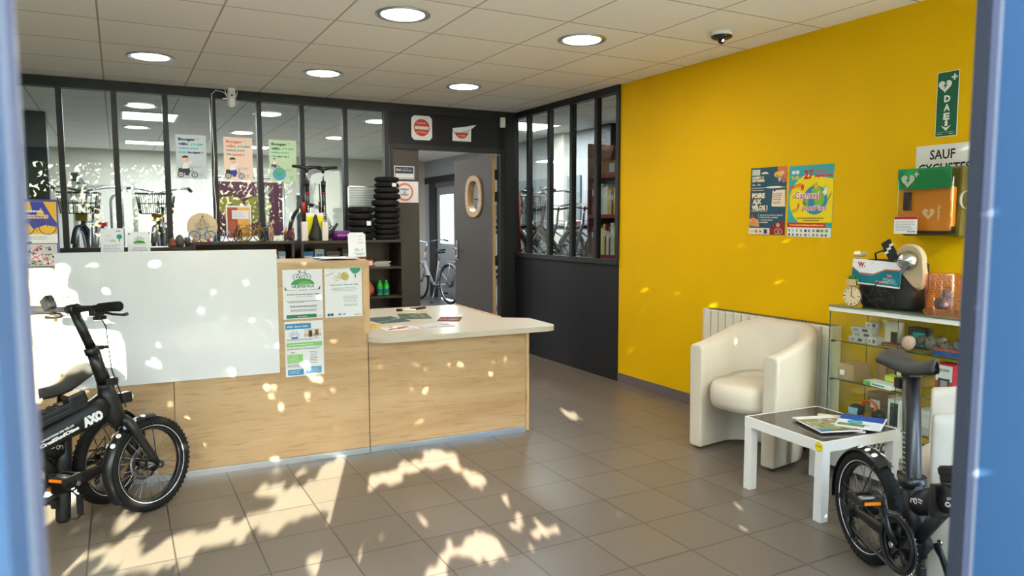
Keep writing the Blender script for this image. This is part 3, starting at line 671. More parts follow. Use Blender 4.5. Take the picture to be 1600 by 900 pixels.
A_ = brochure_art(.21, .148, (206, 208, 212), [(170, 176, 184), (230, 232, 236), (140, 146, 156), (190, 190, 196)], 5); flatsheet('brochure', 1.665, 4.24, z, .21, .148, -2, A_, 'pale grey leaflet at the front edge of the desk', 'brochure', DB)
A_ = brochure_art(.10, .15, (232, 196, 60), [(240, 220, 120), (200, 150, 40)], 6); flatsheet('brochure', 1.345, 4.42, z, .1, .15, 0, A_, 'small yellow leaflet at the left corner of the desk', 'brochure', DB)
A_ = brochure_art(.21, .30, (224, 204, 170), [(214, 190, 150)], 8); flatsheet('paper_sheet', 1.80, 5.06, z, .21, .2, -8, A_, 'plain beige sheet on the desk behind the pens', 'paper')
for x, y, rz, c, lb in ((2.00, 5.17, 20, M_blk, 'black marker pen on the desk, right one'), (1.885, 5.10, -28, M_white, 'white barrelled pen with black cap on the desk, left one')):
    t = thing('pen', lb, 'pen', (x, y, .7125), R(rz), 'pens on the desk')
    b = MB(); b.cyl((0, 0, 0), .009, .10, c, axis=(1, 0, 0), n=12); b.build('barrel', t)
    b = MB(); b.tube([(-.05, 0, 0), (-.095, 0, 0)], [.011, .010], M_blk, n=12); b.build('cap', t)

# ---------------------------------------------------------------- radiator
t = thing('radiator', 'cream panel radiator on the yellow wall behind the armchair', 'radiator', (XW-.002, 2.80, .12))
M_rad = mat('radiator_enamel', (226, 220, 204), .35)
b = MB()
n_ = 15; y0 = 0; y1 = 1.05
for i in range(n_):
    a0 = y0+(y1-y0)*i/n_; b.b2((-.10, a0+.003, .02), (-.07, a0+(y1-y0)/n_-.003, .63), M_rad, bev=.008)
b.b2((-.078, y0, .01), (-.052, y1, .62), M_rad); b.build('front_panel', t)
b = MB(); b.b2((-.1, y0-.008, .01), (-.02, y0, .635), M_rad, bev=.002); b.b2((-.1, y1, .01), (-.02, y1+.008, .635), M_rad, bev=.002); b.build('side_cover', t)
b = MB(); b.b2((-.095, y0, .622), (-.02, y1, .632), M_rad)
for i in range(40): b.b2((-.09, y0+.01+i*(y1-.03)/40, .632), (-.025, y0+.018+i*(y1-.03)/40, .636), M_steel)
b.build('top_grille', t)
b = MB(); b.b2((-.03, .1, -.0), (0, .14, .6), M_rad); b.b2((-.03, .9, 0), (0, .94, .6), M_rad); b.build('bracket', t)

# ---------------------------------------------------------------- tub chairs
def tub_chair(label, loc, rz, m1, m2):
    t = thing('tub_chair', label, 'armchair', loc, rz, 'cream tub chairs')
    # local: faces -x, arm fronts at x=0, y -.29...29
    path = []; ro = .29
    for i in range(7): path.append((i/6*.29, ro, 0, 1, i/6*.29))
    for i in range(1, 24): a = R(90-180*i/24); path.append((.29+ro*.97*math.cos(a), ro*math.sin(a), math.cos(a), math.sin(a), .3+i/24*.9))
    for i in range(7): path.append((.29-i/6*.29, -ro, 0, -1, 0))
    rows = []; N = len(path)
    for i, (x, y, nx, ny, _) in enumerate(path):
        s_ = i/(N-1); e = math.sin(PI*s_); top = .635 + .125*min(1, e*1.15)**1.3; th = .085
        lean = .022*e
        if i < 7: nx, ny = 0, 1
        elif i >= N-7: nx, ny = 0, -1
        rows.append([((x-nx*th)*.76, (y-ny*th), .012), (x*.76, y, .012), (x+nx*lean*.6, y+ny*.006, .3), (x+nx*lean, y+ny*.012, top-.03), (x+nx*(lean-.012), y+ny*.0, top-.006), (x+nx*(lean-.035), y-ny*.03, top),
                     (x-nx*.06, y-ny*.06, top-.004), (x-nx*(th-.002), y-ny*(th-.002), top-.03), (x-nx*th, y-ny*th, .3)])
    b = MB(); b.grid(rows, m1, closed=True)
    for r_, rev in ((rows[0], 0), (rows[-1], 1)): b._add(r_, [tuple(range(len(r_)))], m1)
    o = b.build('shell', t); bv = o.modifiers.new('b', 'BEVEL'); bv.width = .012; bv.segments = 2; bv.limit_method = 'ANGLE'; bv.angle_limit = R(50)
    # seat pad
    pad = []
    prof = [(0, -.002), (0, .0), (.6, 0), (.96, .012), (1.0, .05), (1.0, .10), (.965, .145), (.9, .158), (.5, .166), (0, .168)]
    b = MB(); rows = []
    for f, z in prof[1:]:
        rr = []
        for i in range(40):
            a = 2*PI*i/40; c_, s_ = math.cos(a), math.sin(a); p = 3.2
            q = 1/((abs(c_)**p+abs(s_)**p)**(1/p)); x = .265+.275*q*c_*max(f, .001); y = .205*q*s_*max(f, .001)
            if c_ < 0: x -= .03*(1-abs(s_)**2)*f
            rr.append((x, y, .275+z+(.01 if c_ > 0 else 0)))
        rows.append(rr)
    b.grid(rows, m2, closed=True); b.build('seat_cushion', t)
    b = MB()
    for x, y in ((.05, .25), (.05, -.25), (.5, .16), (.5, -.16)): b.cyl((x, y, .006), .014, .012, M_blk)
    b.build('glides', t)
    b = MB(); b.tube([(.004, .205+.084, .03), (.004, .205+.084, .6)], .0015, m2, n=6); b.build('seam', t)
    return t
tub_chair('cream leather tub chair against the yellow wall in front of the radiator', (3.04, 3.0, 0), R(8), M_leather, M_leather)
tub_chair('scuffed cream tub chair half hidden by the door frame behind the right bicycle', (2.886, 1.744, 0), R(-58), M_greyleather, M_leather)

# ---------------------------------------------------------------- side table
TL = thing('side_table', 'low square white side table with dark glossy top', 'table', (2.735, 2.132, 0), R(86-90))
b = MB(); Q = .50
b.b2((0, 0, .325), (Q, .012, .373), M_white); b.b2((0, Q-.012, .325), (Q, Q, .373), M_white); b.b2((0, .012, .325), (.012, Q-.012, .373), M_white); b.b2((Q-.012, .012, .325), (Q, Q-.012, .373), M_white); b.b2((.012, .012, .33), (Q-.012, Q-.012, .366), M_white); b.build('apron', TL)
b = MB(); b.b2((.008, .008, .366), (Q-.008, Q-.008, .3725), M_darktop); b.build('table_top', TL)
for x in (0, Q-.047):
    for y in (0, Q-.047): b = MB(); b.b2((x+.001, y+.001, 0), (x+.046, y+.046, .325), M_white, bev=.001); b.build('leg', TL)
a = Art(.046, .046, M_white, th=.0002); a = Art(.001, .001, M_white, th=.0001)
a.disc(0, 0, .022, (236, 214, 30)); a.ring(0, 0, .0185, .0195, (120, 120, 20)); a.text('UTB', -.014, -.004, .026, .010, (70, 90, 20), bold=.03)
o = a.put('round_sticker', (-.0008, .024, .348), (0, -1, 0), (0, 0, 1), TL); o['label'] = 'round yellow sticker'
# magazines
def magazine(x, y, rz, z, w_, h_, art_fn, label, curl=.0):
    t = thing('magazine', label, 'magazine', (x, y, z), R(rz), 'magazines on the side table')
    b = MB(); rows = []
    for j in range(7):
        v = j/6; rr = []
        for i in range(9):
            u_ = i/8; rr.append((u_*w_, v*h_, .006+curl*max(0, u_-.7)**2*6))
        rows.append(rr)
    b.grid(rows, M_paper); b.grid([[(p_[0], p_[1], p_[2]-.006) for p_ in r_] for r_ in rows], M_paper)
    e0 = rows[0]; b.grid([e0, [(p_[0], p_[1], p_[2]-.006) for p_ in e0]], M_paper); e1 = [r_[-1] for r_ in rows]; b.grid([e1, [(p_[0], p_[1], p_[2]-.006) for p_ in e1]], M_paper); e1 = [r_[0] for r_ in rows]; b.grid([e1, [(p_[0], p_[1], p_[2]-.006) for p_ in e1]], M_paper)
    b.build('pages', t); a = Art(w_*.98, h_*.98, M_paper, th=.0002); art_fn(a, w_*.98, h_*.98); a.put('cover', (0, 0, .0068), (1, 0, 0), (0, 1, 0), t); return t
def cov1(a, w_, h_):
    rnd = random.Random(4); a.rect(0, 0, w_, h_, (150, 150, 110))
    for q in range(50): s_ = rnd.uniform(.01, .035); a.rect(rnd.uniform(0, w_-s_), rnd.uniform(0, h_-s_), s_, s_*.6, rnd.choice([(110, 130, 70), (190, 170, 140), (160, 90, 80), (220, 220, 210), (80, 100, 60), (180, 190, 200)]))
    a.rect(0, h_*.8, w_, h_*.2, (228, 226, 220)); a.rect(0, 0, w_*.3, .03, (40, 130, 170))
def cov2(a, w_, h_):
    a.rect(0, 0, w_, h_, (226, 236, 242)); a.rect(0, h_*.55, w_, h_*.45, (40, 80, 160)); a.disc(w_*.4, h_*.4, .035, (40, 150, 200)); a.disc(w_*.4, h_*.4, .02, (90, 190, 190)); a.rect(.01, .01, w_*.6, .05, (130, 140, 90)); a.text('Velo', w_*.55, h_*.2, .04, .02, (40, 80, 160), bold=.03)
def cov3(a, w_, h_):
    a.rect(0, 0, w_, h_, (206, 196, 176)); a.rect(.01, .02, w_-.02, h_*.5, (150, 150, 120)); a.rect(.02, h_*.6, w_*.6, .03, (120, 110, 90))
magazine(2.90, 2.30, -52, .3735, .21, .28, cov3, 'beige magazine at the back of the side table')
magazine(2.83, 2.22, -20, .381, .21, .26, cov1, 'magazine with green and brown photographs at the front of the side table')
magazine(2.97, 2.26, -62, .3885, .20, .24, cov2, 'blue and white magazine on top of the pile on the side table')
# ---------------------------------------------------------------- folding bicycles
M_orange = mat('amber_reflector', (240, 130, 20), .3); M_refl = flat((236, 238, 240)); M_red = mat('red_lens', (180, 20, 24), .25)
M_wht = flat((240, 240, 240)); M_tan = mat('steel_spoke', (150, 150, 152), .35, metal=.8)
def folding_bike(label, loc, rz, FM, steer, post_top, side=1, tilt=0.0, coil=True, crank=(118, -62), fold=0, stand=True):
    """local: x forward, y left, z up; FM places the front half (unfolded: identity), front hub at x=.99"""
    t = thing('folding_bicycle', label, 'bicycle', loc, rz)
    RW = .222
    def wheel(name, M, x):
        b = MB(); b.M = M; b.torus((x, 0, RW), RW-.026, .0275, M_rub, axis=(0, 1, 0), n=56, k=12)
        for i in range(56):      # tread blocks
            a = 2*PI*i/56
            for s_ in (-1, 1): b.box((x+(RW-.002)*math.cos(a+s_*.03), s_*.012, RW+(RW-.002)*math.sin(a+s_*.03)), (.0035, .012, .010), M_rub, rot=Matrix.Rotation(-a, 3, 'Y'))
        o = b.build(name, t)
        b = MB(); b.M = M; 
        for s_ in (-1, 1):
            b.torus((x, s_*.0215, RW), RW-.040, .0022, M_refl, axis=(0, 1, 0), n=56, k=6, sq=(1.6, .7))
        b.build('reflective_stripe', o)
        b = MB(); b.M = M; b.torus((x, 0, RW), RW-.052, .012, M_blk2, axis=(0, 1, 0), n=56, k=8, sq=(.8, 1.2)); b.build('rim', o)
        b = MB(); b.M = M
        for i in range(28):
            a = 2*PI*i/28; s_ = 1 if i % 2 else -1; a2 = a+(.5 if (i//2) % 2 else -.5)
            b.tube([(x+.028*math.cos(a2), s_*.024, RW+.028*math.sin(a2)), (x+(RW-.055)*math.cos(a), 0, RW+(RW-.055)*math.sin(a))], .0013, M_tan, n=5)
        b.build('spokes', o)
        b = MB(); b.M = M; b.lathe([(.0001, -.05), (.012, -.05), (.014, -.035), (.034, -.03), (.034, -.02), (.018, -.014), (.018, .014), (.034, .02), (.034, .03), (.014, .036), (.012, .05), (.0001, .05)], M_blk2, c=(x, 0, RW), axis=(0, 1, 0)); b.build('hub', o)
        b = MB(); b.M = M; b.lathe([(.05, .034), (.078, .034), (.078, .037), (.05, .037), (.05, .034)], M_steel, c=(x, 0, RW), axis=(0, 1, 0), n=36)
        for i in range(6): a = i*PI/3; b.tube([(x+.02*math.cos(a), .0355, RW+.02*math.sin(a)), (x+.055*math.cos(a+.3), .0355, RW+.055*math.sin(a+.3))], .003, M_steel, n=6)
        b.build('brake_disc', o)
        return o
    def fender(M, x, a0, a1):
        b = MB(); b.M = M; rows = []; r = RW+.016; N = 24
        for i in range(N+1):
            a = R(a0+(a1-a0)*i/N); row = []
            for j in range(9):
                v = -1+2*j/8; rr = r-.014*v*v; row.append((x+rr*math.cos(a), v*.031, RW+rr*math.sin(a)))
            rows.append(row)
        b.grid(rows, M_blk2); b.grid([[(x+(p[0]-x)*.99, p[1], RW+(p[2]-RW)*.99) for p in r_] for r_ in rows], M_blk2)
        for q in range(5):
            a = a0+(a1-a0)*(.12+.09*q) if a1 > a0 else a0
            for s_ in (-1, 1):
                aa = R(a); c = Vector((x+(r-.004)*math.cos(aa), s_*.017, RW+(r-.004)*math.sin(aa))); nrm = Vector((math.cos(aa), s_*.45, math.sin(aa)))
                b.cyl(c+nrm.normalized()*.003, .0115, .0015, M_refl, axis=nrm, n=16)
        for s_ in (-1, 1): b.tube([(x, s_*.052, RW), (x+r*math.cos(R(a0+8)), s_*.031, RW+(r-.014)*math.sin(R(a0+8)))], .0022, M_blk, n=6)
        return b.build('fender', t)
    I = Matrix.Identity(4); F = FM
    # steering pivot
    hp = Vector((.83, 0, .5)); ax = Vector((-.40, 0, 1)).normalized()
    SM = F @ Matrix.Translation(hp) @ Matrix.Rotation(R(steer), 4, ax) @ Matrix.Translation(-hp)
    HM = SM @ Matrix.Translation((.815, .03, .645)) @ Matrix.Rotation(R(-fold), 4, 'X') @ Matrix.Translation((-.815, -.03, -.645)) if fold else SM
    wheel('wheel', I, 0); wheel('wheel', SM, .99)
    fender(I, 0, 60, 190); fender(SM, .99, 80, 215)
    # rear frame
    b = MB()
    b.tube([(.305, 0, .16), (.290, 0, .30), (.278, 0, .43)], [.040, .040, .037], M_blk, n=18)
    b.tube([(.285, 0, .345), (.36, 0, .38), (.43, .0, .415)], [.042, .046, .05], M_blk, n=16, flat_=(1, .8))
    b.tube([(.30, 0, .205), (.36, 0, .28), (.43, 0, .37)], [.022, .022, .024], M_blk, n=12)
    b.build('rear_frame', t)
    b = MB()
    for s_ in (-1, 1):
        b.tube([(.30, s_*.035, .20), (.18, s_*.050, .205), (.04, s_*.062, .215), (0, s_*.06, RW)], [.030, .026, .018, .014], M_blk, n=12, flat_=(1, .5))
    b.cyl((0, 0, RW), .010, .15, M_blk, axis=(0, 1, 0)); b.build('chainstay', t)
    b = MB()
    b.b2((.425, -.045, .36), (.45, .045, .475), M_blk2, bev=.008); b.cyl((.45, side*.05, .415), .014, .12, M_steel); b.build('hinge', t)
    # seat post and saddle
    b = MB(); px = .30; tx = .30-.058*(post_top/.6)
    foot = .022 if post_top < .7 else .13
    x_at = lambda z: .305-.085*(z)
    b.tube([(x_at(foot), 0, foot), (x_at(foot+.015), 0, foot+.015), (x_at(post_top), 0, post_top)], [.024, .0305, .0305], M_blk2, n=24)
    for i in range(12): z = post_top-.20-.018*i; b.tube([(x_at(z), 0, z-.0009), (x_at(z), 0, z+.0009)], [.0309, .0309], M_wht, n=24) if False else b.box((x_at(z), -side*.0308, z), (.012 if i % 2 else .018, .0012, .0016), M_wht)
    b.build('seat_post', t)
    b = MB(); xc = x_at(.425); b.cyl((xc, 0, .425), .047, .036, M_blk2, n=28); b.b2((xc-.075, -.012, .412), (xc-.04, .012, .438), M_blk2, bev=.003); b.tube([(xc-.06, 0, .43), (xc-.06, .05, .42), (xc-.02, .065, .40)], .005, M_blk2); b.build('seat_clamp', t)
    b = MB(); sx = x_at(post_top); sz = post_top; ca, sa = math.cos(R(tilt)), math.sin(R(tilt))
    def sp(x, y, z): return (sx+x*ca-z*sa*-1, y, sz+.055+z*ca-x*sa)
    rows = []; NS = 22
    for i in range(NS+1):
        u_ = i/NS; x = -.145+.28*u_; wd = .020+.060*(1-u_)**1.5*(1 if u_ > .0 else 1); wd *= min(1, (u_+.04)*7)**.5 * min(1, (1.03-u_)*9)**.5
        zt = .014*math.cos(u_*5.2)-.012*max(0, .12-u_)*20*.3; row = []
        for j in range(17):
            v = -1+2*j/16; zz_ = .022*(1-abs(v)**2.2)-.018*abs(v)**5; row.append(sp(x, v*wd, zt+zz_))
        rows.append(row)
    b.grid(rows, M_sad); b.grid([[(p[0], p[1]*.92, p[2]-.012+0*abs(p[1])) for p in r_] for r_ in rows], M_blk)
    for k_ in (0, -1):
        e0 = rows[k_]; b.grid([e0, [(p[0], p[1]*.92, p[2]-.012) for p in e0]], M_sad)
    for k_ in (0, -1):
        e0 = [r_[k_] for r_ in rows]; b.grid([e0, [(p[0], p[1]*.92, p[2]-.012) for p in e0]], M_sad)
    o = b.build('saddle', t)
    b = MB()
    for s_ in (-1, 1): b.tube([sp(-.10, s_*.03, -.012), sp(-.05, s_*.022, -.035), sp(.05, s_*.02, -.035), sp(.11, s_*.012, -.012)], .0035, M_steel, n=8)
    b.box((sx, 0, sz+.012), (.045, .05, .03), M_blk, bev=.005); b.build('saddle_rails', o)
    # tail light
    b = MB(); b.box((x_at(post_top-.04)-.055, 0, post_top-.035), (.035, .045, .04), M_blk, bev=.006); b.tube([(x_at(post_top-.04), 0, post_top-.04), (x_at(post_top-.04)-.05, 0, post_top-.035)], .008, M_blk); o = b.build('tail_light', t)
    b = MB(); b.box((x_at(post_top-.04)-.074, 0, post_top-.035), (.008, .04, .034), M_red, bev=.003); b.build('lens', o)
    # drivetrain (right side, y<0)
    bx, bz = .305, .205
    b = MB(); b.cyl((bx, 0, bz), .026, .10, M_blk2, axis=(0, 1, 0)); b.build('bottom_bracket', t)
    b = MB(); NT = 44
    for i in range(NT):
        a = 2*PI*i/NT; b.box((bx+.108*math.cos(a), -.066, bz+.108*math.sin(a)), (.009, .0028, .005), M_chrome, rot=Matrix.Rotation(-a, 3, 'Y'))
    b.lathe([(.074, -.0025), (.106, -.0025), (.106, .0025), (.074, .0025), (.074, -.0025)], M_blk2, c=(bx, -.066, bz), axis=(0, 1, 0), n=44)
    b.lathe([(.086, -.004), (.100, -.003), (.100, .002), (.086, .004), (.086, -.004)], M_blk, c=(bx, -.073, bz), axis=(0, 1, 0), n=44)
    for i in range(5): a = 2*PI*i/5+.3; b.tube([(bx+.015*math.cos(a), -.066, bz+.015*math.sin(a)), (bx+.078*math.cos(a), -.066, bz+.078*math.sin(a))], [.014, .009], M_blk2, n=8, flat_=(1, .35), up=(0, 0, 1) if abs(math.sin(a)) < .7 else (1, 0, 0))
    b.build('chainring', t)
    b = MB(); zc = RW
    for (x0, z0, x1, z1) in ((bx, bz+.110, 0, zc+.034), (bx, bz-.110, -.02, zc-.085)):
        n_ = 30
        for i in range(n_): f = (i+.5)/n_; b.box((x0+(x1-x0)*f, -.062, z0+(z1-z0)*f), (.010, .006, .008), M_steel)
    b.torus((0, -.058, zc), .032, .004, M_steel, axis=(0, 1, 0), n=20, k=6); b.torus((0, -.050, zc), .042, .004, M_blk2, axis=(0, 1, 0), n=24, k=6)
    b.build('chain', t)
    b = MB(); b.box((-.01, -.075, zc-.02), (.05, .03, .035), M_blk, bev=.006); b.tube([(-.01, -.072, zc-.03), (-.02, -.070, zc-.075), (.02, -.068, zc-.12)], [.012, .010, .010], M_blk2, n=8)
    for z in (-.06, -.12): b.cyl((-.005 if z > -.1 else .02, -.062, zc+z), .016, .008, M_blk2, axis=(0, 1, 0), n=14)
    b.tube([(-.02, -.08, zc-.01), (-.07, -.085, zc+.02), (-.06, -.07, zc+.08), (.05, -.05, zc+.03), (.2, -.04, .19)], .003, M_blk, n=6); b.build('derailleur', t)
    for s_, ang in ((-1, crank[0]), (1, crank[1])):
        a = R(ang); ex, ez = bx+.16*math.cos(a), bz+.16*math.sin(a)
        b = MB(); b.tube([(bx, s_*.075, bz), (bx+.05*math.cos(a), s_*.088, bz+.05*math.sin(a)), (ex, s_*.095, ez)], [.016, .013, .012], M_blk2, n=10, flat_=(1, .6)); b.cyl((bx, s_*.092, bz), .011, .006, M_chrome, axis=(0, 1, 0), n=12); b.build('crank', t)
        b = MB(); cy = s_*.15; b.b2((ex-.045, cy-.045, ez-.012), (ex+.045, cy-.033, ez+.012), M_blk, bev=.003); b.b2((ex-.045, cy+.033, ez-.012), (ex+.045, cy+.045, ez+.012), M_blk, bev=.003)
        b.b2((ex-.046, cy-.04, ez-.010), (ex-.034, cy+.04, ez+.010), M_blk); b.b2((ex+.034, cy-.04, ez-.010), (ex+.046, cy+.04, ez+.010), M_blk); b.cyl((ex, s_*.13, ez), .012, .10, M_steel, axis=(0, 1, 0), n=12)
        o = b.build('pedal', t)
        b = MB(); b.b2((ex-.049, cy-.03, ez-.006), (ex-.046, cy+.03, ez+.006), M_orange); b.b2((ex+.046, cy-.03, ez-.006), (ex+.049, cy+.03, ez+.006), M_orange); b.build('reflector', o)
    # front half
    b = MB(); b.M = F
    b.tube([(.43, 0, .425), (.50, 0, .440), (.62, 0, .480), (.74, 0, .522), (.80, 0, .548)], [.047, .049, .050, .054, .060], M_blk, n=20, flat_=(1.05, .66))
    b.tube([(.854, 0, .445), (.83, 0, .50), (.808, 0, .585), (.798, 0, .635)], [.034, .045, .040, .032], M_blk, n=18)
    b.build('front_frame', t)
    # fork, follows the steering
    b = MB(); b.M = SM
    b.tube([(.80, 0, .62), (.855, 0, .47)], .02, M_blk2, n=14)
    for s_ in (-1, 1): b.tube([(.852, 0, .475), (.870, s_*.038, .455), (.895, s_*.05, .40), (.965, s_*.062, .262), (.99, s_*.062, RW)], [.026, .024, .021, .016, .013], M_blk, n=12)
    b.cyl((.99, 0, RW), .009, .175, M_blk, axis=(0, 1, 0)); 
    for s_ in (-1, 1): b.lathe([(.0001, .012), (.008, .010), (.017, .0), (.017, -.008)], M_blk2, c=(.99, s_*.08, RW), axis=(0, s_, 0), n=14)
    b.build('fork', t)
    b = MB(); b.M = HM
    top = (.690, 0, .985)
    b.tube([(.806, 0, .62), (.800, 0, .645)], [.036, .034], M_blk2, n=18); b.tube([(.800, 0, .645), (.757, 0, .80)], [.030, .026], M_blk2, n=20); b.tube([(.757, 0, .80), (.690, 0, .985)], [.021, .021], M_blk2, n=18)
    b.build('handlepost', t)
    b = MB(); b.M = HM; b.cyl((.756, 0, .800), .031, .034, M_blk2, axis=(-.26, 0, .95), n=20); b.box((.79, -.0, .806), (.035, .03, .02), M_blk2, bev=.004); b.cyl((.812, 0, .806), .008, .05, M_blk2, axis=(0, 1, 0)); b.build('quick_release', t)
    b = MB(); b.M = HM; b.b2((.785, -.035, .63), (.845, .035, .665), M_blk, bev=.006); b.cyl((.842, 0, .648), .008, .06, M_chrome, axis=(0, 1, 0), n=12); b.tube([(.80, .03, .66), (.80, .045, .60), (.815, .045, .56)], .006, M_chrome); b.build('post_latch', t)
    b = MB(); b.M = HM; b.tube([(.690, -.275, .992), (.690, -.12, .990), (.690, -.04, .988), (.690, .04, .988), (.690, .12, .990), (.690, .275, .992)], [.0115, .0115, .016, .016, .0115, .0115], M_blk2, n=14); b.cyl((.690, 0, .988), .024, .05, M_blk2, axis=(0, 1, 0)); b.build('handlebar', t)
    for s_ in (-1, 1):
        b = MB(); b.M = HM; b.tube([(.690, s_*.16, .99), (.690, s_*.165, .99), (.690, s_*.25, .992), (.690, s_*.285, .992), (.690, s_*.29, .992)], [.012, .019, .0205, .021, .016], M_rub, n=14); b.build('grip', t)
        b = MB(); b.M = HM; b.box((.70, s_*.14, .985), (.04, .03, .035), M_blk, bev=.006); b.tube([(.71, s_*.13, .975), (.755, s_*.16, .955), (.755, s_*.22, .950), (.740, s_*.262, .955)], [.007, .006, .006, .008], M_blk2, n=8); b.build('brake_lever', t)
    b = MB(); b.M = HM; b.box((.66, .115, 1.02), (.035, .055, .06), M_blk, rot=Matrix.Rotation(R(-30), 3, 'X'), bev=.008); b.cyl((.672, .115, .995), .016, .03, M_blk, axis=(0, 1, 0)); b.build('display_unit', t)
    b = MB(); b.M = HM; b.b2((.672, -.155, .955), (.72, -.115, .985), M_blk2, bev=.006); b.b2((.70, -.14, .935), (.74, -.10, .955), M_blk2, bev=.006); b.build('gear_shifter', t)
    b = MB(); b.M = HM
    b.tube([(.71, -.13, .97), (.76, -.10, .90), (.80, -.05, .80), (.82, -.03, .70), (.85, -.03, .60), (.88, -.02, .52)], .0028, M_blk, n=6)
    b.tube([(.68, .115, 1.035), (.67, .06, 1.05), (.68, .0, 1.04), (.69, -.03, 1.01)], .0025, M_blk, n=6)
    b.tube([(.71, .13, .97), (.75, .06, .95), (.79, -.01, .78), (.83, .02, .68), (.86, .02, .56)], .0028, M_blk, n=6); b.build('cables', t)
    b = MB(); b.M = SM; b.box((.895, 0, .56), (.05, .042, .05), M_blk, bev=.008); b.tube([(.855, 0, .53), (.885, 0, .55)], .010, M_blk); b.cyl((.922, 0, .56), .019, .006, M_refl, axis=(1, 0, 0), n=18); b.build('headlight', t)
    # battery cradle on the main tube
    b = MB(); b.M = F @ Matrix.Translation((.60, 0, .535)) @ Matrix.Rotation(R(-17), 4, 'Y')
    b.b2((-.15, -.03, -.005), (.12, .03, .022), M_blk, bev=.006); b.b2((-.15, -.034, .02), (.06, .034, .048), M_blk, bev=.008); b.b2((.045, -.036, .015), (.125, .036, .072), M_blk, bev=.012)
    for i in range(6): b.b2((-.14+i*.03, -.03, .048), (-.125+i*.03, .03, .052), M_blk2)
    b.build('battery_cradle', t)
    # lettering on both flanks of the main tube
    for s_ in (-1, 1):
        a = Art(.0001, .0001, M_blk, th=.0001); WH = (236, 236, 240)
        if s_ < 0: a.text('AXO', .205, -.004, .088, .046, WH, bold=.09)
        else: a.text('AXO', .205, -.004, .088, .046, WH, bold=.09)
        a.text('LOCATION DE VÉLOS', .035, .029, .135, .0105, WH, bold=.05); a.text('CreilSudOise', .020, .006, .165, .017, WH, bold=.07, shear=.15)
        o = a.mb.build('lettering', t, merge=False)
        ex = Vector((.30, 0, .097)).normalized(); ey = Vector((-ex.z, 0, ex.x))
        if s_ < 0: org = Vector((.49, -.0415, .412)); EX, EY = ex, ey
        else: EX, EY = -ex, ey; org = Vector((.79, .0415, .509))
        EZ = EX.cross(EY); mm = Matrix(((EX.x, EY.x, EZ.x, org.x), (EX.y, EY.y, EZ.y, org.y), (EX.z, EY.z, EZ.z, org.z), (0, 0, 0, 1)))
        o.data.transform(F @ mm)
    b = MB()
    for s_ in (-1, 1):
        for dz in (0, .02): pass
        b.torus((.325, s_*.0335, .372), .009, .0016, M_wht, axis=(0, 1, 0), n=16, k=5); b.torus((.345, s_*.0355, .380), .009, .0016, M_wht, axis=(0, 1, 0), n=16, k=5); b.box((.375, s_*.0385, .395), (.022, .001, .004), M_wht); b.box((.375, s_*.0385, .385), (.018, .001, .003), M_wht)
    b.build('frame_emblem', t)
    b = MB(); b.b2((.325, -.012, .10), (.355, .012, .14), M_blk2, bev=.004)
    b.tube([(.34, .01, .19), (.30, .045, .17), (.27, .055, .13)], .004, M_blk)
    if coil:
        b.tube([(.262+.012*math.cos(i*.9), .055+.012*math.sin(i*.9), .135-i*.00105) for i in range(90)], .0034, M_blk, n=6); b.tube([(.262, .055, .04), (.28, .05, .03), (.30, .03, .035)], .004, M_blk)
    b.build('spiral_cable', t)
    if not stand: return t
    b = MB(); b.tube([(.29, .07, .19), (.20, .10, .10), (.12, .13, .015)], [.010, .008, .009], M_blk2, n=10); b.build('kickstand', t)
    return t
M_sad = mat('saddle_cover', (58, 56, 54), .5, bump=.1, bscale=300)
# left bicycle: folded at its hinge, front half swung round towards the camera
RZ1 = R(231); O1 = Vector((-.083, 3.979, 0))
W1 = Matrix.Translation(O1) @ Matrix.Rotation(RZ1, 4, 'Z')
FW = Matrix.Translation((.089, 3.774, 0)) @ Matrix.Rotation(R(27), 4, 'Z') @ Matrix.Translation((-.99, 0, 0))   # front hub contact and heading
folding_bike('folded black electric bicycle on the left in front of the reception counter', O1, RZ1, W1.inverted() @ FW, 12, .60, side=1, tilt=14, crank=(210, 30), stand=False)
folding_bike('black electric bicycle at the right door jamb with its saddle raised', (2.595, 1.805, 0), R(246), Matrix.Identity(4), -18, .80, side=1, tilt=-3, coil=False, fold=165)
